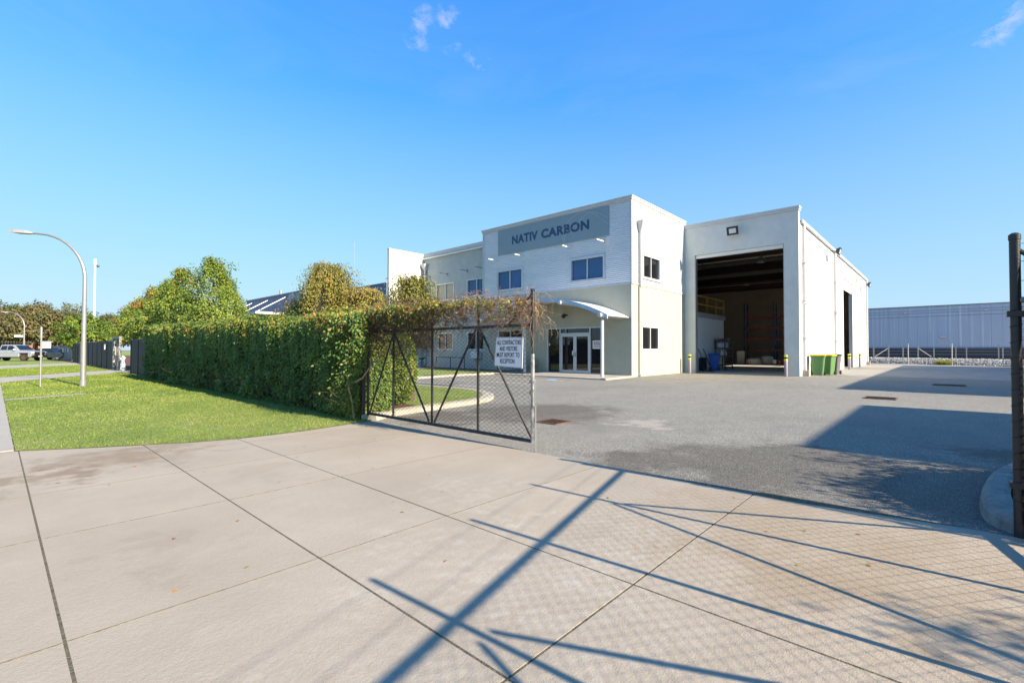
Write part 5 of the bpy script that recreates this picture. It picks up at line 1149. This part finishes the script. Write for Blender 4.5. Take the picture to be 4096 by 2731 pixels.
for y in (39.35, 41.75): mb = MB(); mb.box(5.44, 5.56, y-.09, y+.09, 0, 2.2); mb.build('post', GREYP, gf)
mb = MB(); mb.box(5.44, 5.56, 39.45, 41.65, 2.08, 2.2); mb.build('head', GREYP, gf)
mb = MB(); mb.box(5.47, 5.53, 40.3, 40.5, .05, 2.0); mb.build('slide_bar', GREYP, gf)
for z in (.5, 1.75): mb = MB(); mb.tube((5.38, 40.4, z), (5.38, 40.4, z+.14), .06, 8); mb.build('roller', LAMPW, gf)
mb = MB(); mb.lathe([(.14, 0), (.16, .04), (.13, .3), (.14, .36), (.08, .6), (.15, .64), (.15, .8), (.05, .92)], (5.55, 38.6, .02), 12); tag(mb.build('hydrant', mat('white_hydrant', (.7, .7, .68), .5, .05), smooth=True), 'small white hydrant standing right of the grey gate frame', 'hydrant')
mb = MB(); mb.box(5.36, 5.42, 44.6, 44.9, 1.35, 1.72); tag(mb.build('fence_notice', LAMPW), 'small white notice fixed to the charcoal fence', 'sign')
# printed banner on a mesh fence
bn = empty('banner_fence', (6, 85, 0), 'grey printed banner strung along a temporary fence by the ute', 'banner')
BANN = mat('grey_banner', (.20, .20, .21), .6, .08, .6)
mb = MB(); vs = []; nb_ = 60
for i in range(nb_+1):
    y = 73.8+26*i/nb_; sag = .08*math.sin(i*.55)
    for j in range(6): z = .12+(1.85+sag-.12)*j/5; vs.append((6.0+.10*math.sin(i*.9+j*.5)*(1-j/6), y, z))
mb.add(vs, [(i*6+j, (i+1)*6+j, (i+1)*6+j+1, i*6+j+1) for i in range(nb_) for j in range(5)]); mb.build('cloth', BANN, bn, smooth=True)
for i in range(8):
    c = ((.45, .45, .46), (.25, .32, .45), (.55, .55, .55), (.42, .12, .10), (.45, .45, .46), (.10, .16, .45), (.5, .5, .5), (.35, .30, .08))[i]
    y = 75.5+3*i; mb = MB(); mb.box(5.86, 5.865, y, y+1.1, 1.0, 1.5); mb.build('print_patch', solid('print_%d' % i, c), bn)
for y in (73.7, 80, 86, 93, 100): mb = MB(); mb.tube((6.05, y, 0), (6.05, y, 2.05), .03, 6); mb.build('post', GALV, bn)
# street lamps, pole, mast
def lamp_post(base, sc, label, rz):
    t = empty('street_lamp', (base[0], base[1], 0), label, 'street lamp', 'street lamps along the verge', rz)
    mb = MB(); mb.lathe([(.105, 0), (.105, .22), (.085, .24)], (0, 0, 0), 12); mb.build('base', GALV, t, smooth=True, world=False)
    pts = [(0, 0, .23), (0, 0, 2.4), (0, 0, 3.9)]+[(1.75-1.75*math.cos(R(a)), 0, 3.9+1.66*math.sin(R(a))) for a in range(6, 88, 8)]+[(1.95, 0, 5.58)]
    rr = [.085, .07, .06]+list(np.linspace(.058, .032, len(pts)-3)); mb = MB(); mb.path(pts, rr, 12); mb.build('pole', GALV, t, smooth=True, world=False)
    mb = MB(); vs = []
    for x, hw, z0, z1 in ((1.9, .05, 5.56, 5.62), (2.1, .12, 5.56, 5.67), (2.5, .13, 5.58, 5.69), (2.72, .09, 5.62, 5.68)): vs += [(x, -hw, z0), (x, hw, z0), (x, hw*.8, z1), (x, -hw*.8, z1)]
    fs = [(0, 1, 2, 3), (15, 14, 13, 12)]
    for i in range(3):
        for j in range(4): fs.append((i*4+j, i*4+(j+1) % 4, i*4+4+(j+1) % 4, i*4+4+j))
    mb.add(vs, fs[::1]); mb.build('lamp_head', mat('lamp_head_grey', (.30, .30, .31), .5, .1), t, world=False); t.scale = (sc, sc, sc)
    return t
lamp_post((2.2, 23.1), 1.0, 'tall galvanised street lamp on the near lawn', R(133))
l2 = lamp_post((2.65, 88.9), 1.11, 'far street lamp behind the ute', R(133))
sn = empty('street_name_sign', (2.3, 89.2, 3.1), 'white street-name blade fixed to the far street lamp', 'sign'); mb = MB(); mb.box(1.75, 2.6, 89.2, 89.24, 2.95, 3.2); mb.build('blade', mat('pale_blue_white', (.6, .66, .75), .5, .05), sn)
sp = empty('marker_pole', (1.13, 23.7, 0), 'short galvanised pole with a sleeve on the lawn near the street lamp', 'pole')
mb = MB(); mb.tube((1.13, 23.7, 0), (1.13, 23.7, 1.8), .03, 10); mb.build('pole', GALV, sp, smooth=True); mb = MB(); mb.tube((1.13, 23.7, 1.74), (1.13, 23.7, 2.15), .04, 10); mb.build('sleeve', GALV, sp, smooth=True)
ms = empty('camera_mast', (8.5, 79.4, 0), 'slim white mast with a camera box rising behind the trees', 'mast')
mb = MB(); mb.tube((8.5, 79.4, 0), (8.5, 79.4, 12.1), .16, 10, .09); mb.build('pole', mat('white_mast', (.75, .75, .75), .5, .03), ms, smooth=True)
mb = MB(); mb.tube((8.5, 79.4, 12.1), (8.5, 79.4, 12.8), .14, 10); mb.build('box', LAMPW, ms); mb = MB(); mb.lathe([(.05, 0), (.16, .1), (.14, .25), (.03, .3)], (8.75, 79.15, 11.75), 10); mb.build('camera', BLACKPL, ms)
# cars
def wheel_set(t, pts, r, wd, rimm):
    for x, y, s in pts:
        mb = MB(); mb.tube((x, y, r), (x, y+s*wd, r), r, 20); w_ = mb.build('wheel', RUBBER, t, smooth=True, world=False)
        mb = MB(); mb.tube((x, y+s*(wd-.004), r), (x, y+s*(wd+.008), r), r*.6, 14); rm = mb.build('rim', rimm, w_, world=False)
def extr(prof, hw0, hw1, zsplit=None):
    """side profile (x, z) swept across the car; hw given per profile point"""
    n = len(prof); vs = [(x, -h, z) for (x, z), h in zip(prof, hw0)]+[(x, h, z) for (x, z), h in zip(prof, hw0)]
    fs = [tuple(range(n)), tuple(range(2*n-1, n-1, -1))]+[(i, i+n, (i+1) % n+n, (i+1) % n) for i in range(n)]
    mb = MB(); mb.add(vs, fs); return mb
def ute(loc, rz, label):
    t = empty('pickup_ute', loc, label, 'ute', None, rz); S = mat('silver_paint', (.42, .44, .47), .28, .04, 2, metal=.5, coat=.6)
    prof = [(-2.85, .55), (-2.85, 1.14), (-.75, 1.20), (.95, 1.20), (1.35, 1.19), (2.45, 1.12), (2.62, .98), (2.66, .62), (2.55, .42), (2.3, .42), (2.22, .70), (1.95, .92), (1.55, .92), (1.28, .70), (1.2, .42), (-1.3, .42), (-1.38, .70), (-1.65, .92), (-2.05, .92), (-2.32, .70), (-2.4, .50)]
    hw = [.98 if z < 1.1 else .93 for x, z in prof]
    # split the concave side into two fans by building body upper, lower boxes
    up_ = [(-2.85, .92), (-2.85, 1.14), (-.75, 1.20), (.95, 1.20), (1.35, 1.19), (2.45, 1.12), (2.62, 1.0), (2.66, .92)]
    extr(up_[::-1], [.98, .97, .92, .93, .95, .95, .95, .98], None).build('body', S, t, bevel=.02, world=False)
    for a, b in ((-2.85, -2.34), (-1.36, 1.26), (2.24, 2.64)):
        mb = MB(); mb.box(a, b, -.97, .97, .45, .919); mb.build('lower_body', S, t, bevel=.03, world=False)
    cab = [(-1.0, 1.2), (-.86, 1.80), (-.5, 1.87), (.35, 1.86), (.62, 1.80), (1.32, 1.2)]
    extr(cab[::-1], [.93, .76, .74, .74, .77, .93], None).build('cabin', S, t, bevel=.02, world=False)
    G = mat('car_glass', (.012, .015, .022), .05, .1)
    for s in (-1, 1):
        for q in ([(-.82, 1.27), (-.74, 1.72), (-.12, 1.75), (-.12, 1.27)], [(-.04, 1.27), (-.04, 1.75), (.42, 1.74), (.98, 1.27)]):
            mb = MB(); f = lambda z: (.955-.19*(z-1.2)/.62)*s; v = [(x, f(z)+.006*s, z) for x, z in q]; mb.add(v, [(0, 1, 2, 3) if s > 0 else (3, 2, 1, 0)]); mb.build('side_window', G, t, world=False)
        mb = MB(); mb.box(.78, .92, s*.97, s*1.15, 1.22, 1.40); mb.build('mirror', LAMPW if s < 0 else S, t, bevel=.02, world=False)
        mb = MB(); mb.box(2.50, 2.675, s*.62, s*.94, .90, 1.05); mb.build('headlight', mat('headlight', (.8, .8, .8), .1, .02), t, bevel=.02, world=False)
        for x in (-.05, .6): mb = MB(); mb.box(x-.1, x+.08, s*.975, s*1.0, 1.02, 1.06); mb.build('door_handle', S, t, world=False)
    mb = MB(); mb.add([(1.27, -.84, 1.26), (1.27, .84, 1.26), (.68, .70, 1.79), (.68, -.70, 1.79)], [(0, 1, 2, 3)]); mb.add([(1.28, -.84, 1.262), (1.28, .84, 1.262), (.69, .70, 1.792), (.69, -.70, 1.792)], [(0, 1, 2, 3)]); mb.build('windscreen', G, t, world=False)
    mb = MB(); mb.box(2.62, 2.69, -.62, .62, .66, 1.06); mb.build('grille', BLACKPL, t, bevel=.02, world=False)
    mb = MB(); mb.box(2.58, 2.76, -.95, .95, .44, .65); mb.build('bumper', BLACKPL, t, bevel=.04, world=False)
    mb = MB(); mb.box(2.762, 2.77, -.24, .24, .48, .60); mb.build('number_plate', LAMPW, t, world=False)
    mb = MB(); mb.box(-2.1, 2.2, -.7, .7, .35, .52); mb.build('chassis', BLACKPL, t, world=False)
    wheel_set(t, [(1.75, -.70, -1), (1.75, .70, 1), (-1.85, -.70, -1), (-1.85, .70, 1)], .41, .26, mat('bronze_rim', (.20, .10, .05), .4, .1, metal=.6))
    return t
ute((1.72, 79.55, .02), math.atan2(-.71, .70), 'silver four-door pickup ute parked across the verge')
def car(loc, rz, c, label, nm):
    t = empty(nm, loc, label, 'car', None, rz); S = solid(nm+'_paint', c, .3)
    extr([(-2.2, .4), (-2.2, .85), (-1.9, .95), (1.0, .95), (2.0, .8), (2.15, .45), (2.1, .3), (-2.1, .3)][::-1], [.88]*8, None).build('body', S, t, bevel=.03, world=False)
    extr([(-1.95, .95), (-1.7, 1.42), (-.2, 1.48), (.2, 1.42), (1.0, .95)][::-1], [.8, .66, .64, .66, .8], None).build('cabin', mat('car_glass', (.012, .015, .022), .05, .1), t, world=False)
    mb = MB(); mb.box(-1.6, .1, -.6, .6, 1.47, 1.5); mb.build('roof', S, t, bevel=.01, world=False)
    wheel_set(t, [(1.35, -.66, -1), (1.35, .66, 1), (-1.35, -.66, -1), (-1.35, .66, 1)], .33, .2, GALV)
car((-1.2, 86.5, .01), R(-40), (.7, .7, .7), 'white car half hidden behind the silver ute', 'white_car')
car((5.2, 84.5, .01), R(-50), (.02, .035, .04), 'dark teal car half hidden behind the front of the ute', 'dark_car')
# far end of the street
hs_ = empty('brick_house', (0, 142, 0), 'low orange brick house glimpsed under the brown trees', 'house'); mb = MB(); mb.box(-14, 16, 139, 147, 0, 3.0); mb.build('wall', mat('orange_brick', (.33, .15, .09), .9, .2, 6), hs_)
mb = MB(); mb.add([(-15, 138, 3.0), (17, 138, 3.0), (17, 148, 3.0), (-15, 148, 3.0), (-11, 143, 4.6), (13, 143, 4.6)], [(0, 1, 5, 4), (1, 2, 5), (2, 3, 4, 5), (3, 0, 4), (3, 2, 1, 0)]); mb.build('roof', mat('roof_tile', (.16, .09, .07), .9, .2, 4), hs_)
for x in (-8, -3, 3, 8): mb = MB(); mb.box(x, x+1.6, 138.9, 139.02, .9, 2.2); mb.build('window', GL_DARK, hs_)
wt = empty('white_shelter', (-1.6, 112, 0), 'small white gabled shelter beyond the ute at the left edge', 'shelter')
mb = MB(); mb.add([(-3.2, 112, 0), (.0, 112, 0), (.0, 112, 2.3), (-1.6, 112, 3.4), (-3.2, 112, 2.3), (-3.2, 115, 0), (.0, 115, 0), (.0, 115, 2.3), (-1.6, 115, 3.4), (-3.2, 115, 2.3)], [(0, 1, 2, 3, 4), (9, 8, 7, 6, 5), (1, 6, 7, 2), (5, 0, 4, 9)]); mb.build('wall', WHITEW, wt)
mb = MB(); mb.add([(.15, 111.9, 2.25), (-1.6, 111.9, 3.48), (-1.6, 115.1, 3.48), (.15, 115.1, 2.25), (-3.35, 111.9, 2.25), (-3.35, 115.1, 2.25)], [(0, 1, 2, 3), (1, 4, 5, 2)]); mb.build('roof', WHITEW, wt)
pi_ = empty('gate_pier', (5.7, 108, 0), 'cream masonry gate pier at the far end of the verge', 'pier'); mb = MB(); mb.box(5.2, 6.3, 108, 109.2, 0, 2.5); mb.build('shaft', mat('cream_masonry', (.6, .52, .38), .8, .06), pi_); mb = MB(); mb.box(5.1, 6.4, 107.9, 109.3, 2.5, 2.65); mb.build('cap', TRIM, pi_)
pk = empty('picket_fence', (2, 106, 0), 'dark iron picket fence behind the far street lamp', 'fence')
for k in range(34): mb = MB(); x = -6+.31*k; mb.box(x, x+.05, 106, 106.05, 0, 2.7); mb.build('picket', BLACKP, pk)
for z in (.5, 2.4): mb = MB(); mb.box(-6, 4.5, 105.97, 106.0, z, z+.06); mb.build('rail', BLACKP, pk)

# ================================================================== LEFT NEIGHBOUR BUILDING
nbl = empty('blue_neighbour_building', (24, 52, 0), 'dark blue flat-roofed neighbour building with rod-hung canopy', 'building')
NBLUE = mat('dark_blue_panel', (.11, .16, .28), .55, .06, 1.2); ys_ = [50.0, 53.8, 57.8, 62.2, 66.7]
for a, b in zip(ys_[:-1], ys_[1:]): mb = MB(); mb.box(22.0, 22.3, a+.02, b-.02, 0, 7.55); mb.build('wall_panel', NBLUE if a > 52 else mat('grey_louvre', (.30, .36, .44), .5, .06), nbl)
mb = MB(); mb.box(21.9, 22.35, 49.9, 66.8, 7.55, 7.68); mb.build('parapet_cap', mat('blue_grey_cap', (.20, .25, .34), .5), nbl)
for a, b in ((37.4, 41.3), (41.3, 49.9)): mb = MB(); mb.box(24.0, 24.3, a+.02, b-.02, 0, 7.4); mb.build('wall_panel', NBLUE, nbl)
mb = MB(); mb.box(23.92, 24.35, 37.35, 49.9, 7.4, 7.48); mb.build('parapet_cap', mat('blue_grey_cap', (.20, .25, .34), .5), nbl)
mb = MB(); mb.box(22.3, 40, 50, 66.7, 0, 7.4); mb.build('rear_block', NBLUE, nbl); mb = MB(); mb.box(24.3, 40, 37.4, 49.95, 0, 7.3); mb.build('rear_block', NBLUE, nbl)
mb = MB(); mb.box(18.75, 21.99, 54.1, 68, 5.2, 5.42); mb.build('canopy', mat('canopy_soffit', (.36, .30, .25), .7, .05), nbl)
mb = MB(); mb.box(18.70, 18.75, 54.05, 68, 5.2, 5.46); mb.box(18.75, 21.99, 54.02, 54.099, 5.2, 5.46); mb.build('canopy_fascia', TRIM, nbl)
for y in (54.25, 59.3, 64.4): mb = MB(); mb.tube((18.95, y, 5.46), (21.99, y, 7.28), .05, 8); mb.build('canopy_rod', LAMPW, nbl)
for y, z in ((58.9, 8.5), (49.3, 8.35)): mb = MB(); mb.tube((23.2, y, 7.4), (23.2, y, z), .28 if z < 8.4 else .16, 12); mb.build('flue', GALV, nbl)
mb = MB(); mb.tube((26, 46.8, 7.3), (26, 46.8, 13.0), .02, 5); mb.build('aerial', GALV, nbl)
mb = MB(); mb.box(23.5, 23.99, 41.4, 45.5, 6.4, 7.25); mb.build('wall_box', TRIM, nbl)

# ================================================================== RIGHT: RAILWAY AND GREY WAREHOUSE
EA = Vector((66.6, 11.2)); EB = Vector((52.5, -12.5)); ed = (EB-EA).normalized(); en = Vector((-ed.y, ed.x))
if en.x < 0: en = -en
def rp(s, o, z): q = EA+ed*s+en*o; return (q.x, q.y, z)
SL = (EB-EA).length
sheet('sand_strip', [rp(0, -.3, 0)[:2], rp(SL, -.3, 0)[:2], rp(SL, 60, 0)[:2], rp(0, 60, 0)[:2]], .01, mat('pale_sand', (.33, .27, .19), .95, .2, 2, .5, 20))
mb = MB(); vs = []; nb_ = 40
for i in range(nb_+1):
    s = SL*i/nb_
    for o, z in ((.9, 0), (1.2, .25), (1.75, .52), (2.1, .56), (6.3, .56), (7.5, 0)): vs.append(rp(s, o+.07*math.sin(i*2.3+o), z+.03*math.sin(i*1.7+o*3)))
mb.add(vs, [(i*6+j, (i+1)*6+j, (i+1)*6+j+1, i*6+j+1) for i in range(nb_) for j in range(5)]); o = mb.build('ballast_bank', mat('ballast_fill', (.24, .235, .225), .95, .3, 6, .9, 12)); o['kind'] = 'structure'
ns = 4200; s = rng.random(ns)*SL; q = rng.random(ns); oo = .85+1.3*q; zz = np.interp(oo, [.85, 1.2, 1.75, 2.1], [.0, .25, .52, .57])+.02
base8 = np.array([(1, 0, 0), (-1, 0, 0), (0, 1, 0), (0, -1, 0), (0, 0, .8), (0, 0, -.8)]); tri = [(0, 2, 4), (2, 1, 4), (1, 3, 4), (3, 0, 4), (2, 0, 5), (1, 2, 5), (3, 1, 5), (0, 3, 5)]
V = []; F = []
for k in range(ns):
    p = np.array(rp(s[k], oo[k], zz[k])); V.append(p+base8*rng.uniform(.5, 1.3, (6, 1))*rng.uniform(.05, .10)); F += [tuple(t_+6*k for t_ in f) for f in tri]
mb = MB(); mb.v = [tuple(x) for x in np.concatenate(V)]; mb.f = F; o = mb.build('ballast_stones', mat('ballast_stone', (.20, .20, .20), .9, c2=(.52, .51, .49), scale=5)); tag(o, 'grey crushed ballast stones of the railway bank', 'ballast', kind='stuff')
for i, oo_ in enumerate((2.9, 4.35)):
    mb = MB(); a, b = rp(0, oo_, .62), rp(SL, oo_, .62); mb.tube(a, b, .06, 6); tag(mb.build('rail_track', mat('rusty_rail', (.10, .05, .03), .8, .3, 4)), ('near' if i == 0 else 'far')+' rusty rail on top of the ballast bank', 'rail', 'railway rails')
gw = empty('grey_warehouse', (93, 0, 0), 'long pale grey warehouse beyond the railway with a dark base', 'building')
GWM = NT('grey_cladding', .5); GWM.col(GWM.mix(GWM.mr(GWM.noise(1.0, 4, .6, GWM.map((.01, 4.5, .05))), .56, .66, 0, .75), GWM.mix(GWM.mr(GWM.noise(.2, 3), .35, .65), (.37, .44, .56), (.40, .47, .60)), (.62, .68, .76))); GWM = GWM.M
for k in range(44): mb = MB(); y = -30+1.1*k; mb.box(92.3+.012*(k % 2), 92.6, y, y+1.09, 1.8, 7.86); mb.build('wall_sheet', GWM, gw)
mb = MB(); mb.box(92.62, 120, -30, 18.4, 0, 7.8); mb.build('rear_block', GWM, gw); mb = MB(); mb.box(92.2, 93, -30, 18.4, 7.861, 7.95); mb.build('roof_edge', mat('roof_edge_grey', (.2, .24, .3), .5), gw)
mb = MB(); mb.box(92.1, 92.6, -30, 18.4, 0, 1.79); mb.build('dark_base', mat('dark_navy_base', (.025, .04, .065), .6, .1), gw)
for y, z in ((4.4, 7.0), (-4.2, 7.0)): mb = MB(); mb.box(92.0, 92.3, y-.12, y+.12, z-.1, z+.1); mb.build('camera_box', LAMPW, gw)
mb = MB(); mb.box(91.9, 92.3, -.1, .5, 3.3, 3.45); mb.build('wall_lamp', LAMPW, gw)
CP = mat('concrete_post', (.36, .36, .36), .85, .1, 4)
for i, (x, y) in enumerate(((62.3, 2.76), (60.55, -.47), (58.4, -4.3))):
    mb = MB(); mb.tube((x, y, 0), (x, y, 2.05), .042, 8); tag(mb.build('rail_fence_post', CP), ('left', 'middle', 'right')[i]+' tall pale fence post standing in front of the ballast', 'post', 'fence posts in front of the railway')
rf = empty('railway_fence', (80, 0, .5), 'pale post and wire fence on the far side of the rails', 'fence')
for x, y, h in ((76.5, 5.3, 2.2), (79.0, 2.54, 2.2), (82.2, -1, 2.2), (85.9, -5, 2.2), (75.2, 6.7, 1.75), (77.7, 3.95, 1.75), (80.4, 1.05, 1.75), (83.2, -2, 1.75), (86.3, -5.4, 1.75), (88.5, -8.2, 1.75)): mb = MB(); mb.box(x-.06, x+.06, y-.06, y+.06, 0, h); mb.build('post', CP, rf)
for a, b in (((76.5, 5.3, 1.7), (75.4, 6.6, .6)), ((79.0, 2.54, 1.7), (80.1, 1.3, .6))): mb = MB(); mb.tube(a, b, .035, 6); mb.build('stay', CP, rf)
for z in (.9, 1.3, 1.65): mb = MB(); mb.tube((72, 10.2, z), (92, -12, z), .006, 4); mb.build('wire', GALV, rf)
for i, (a, b) in enumerate((((91, 13, 7.6), (86, -14, 7.5)), ((91, 13, 7.1), (86, -14, 6.9)), ((90, 13, 6.7), (86, -14, 6.6)), ((90, 13, 6.2), (86, -14, 6.1)))):
    mb = MB(); mb.tube(a, b, .02, 4); tag(mb.build('overhead_wire', BLACKP), ('topmost', 'second', 'third', 'lowest')[i]+' overhead wire strung in front of the grey warehouse', 'wire', 'overhead wires along the railway')
# tuft by the ballast, weeds by the right post
def tuft(c, r, h, n, m_, label, hue0, lf=.3):
    a = rng.uniform(0, 6.28, n); q = r*np.sqrt(rng.random(n)); P = np.stack([c[0]+q*np.cos(a)*.6, c[1]+q*np.sin(a)*.6, np.full(n, c[2])], 1); A = np.stack([np.cos(a)*q/r+.3*rng.normal(size=n), np.sin(a)*q/r+.3*rng.normal(size=n), 1+.2*rng.normal(size=n)], 1)
    o = leaf_object('grass_tuft', P, A, rdir(n), h*rng.uniform(.6, 1.1, n), lf, hue0+.15*rng.normal(size=n), m_, None, None); return tag(o, label, 'grass tuft')
tuft((60.9, .1, .02), .75, .62, 500, GRASSL, 'yellow-green grass tuft at the foot of the ballast', .75, .05)
tuft((5.15, -.62, .1), .2, .22, 260, GRASSL, 'dry grass tuft at the foot of the tall right post', .3, .006)
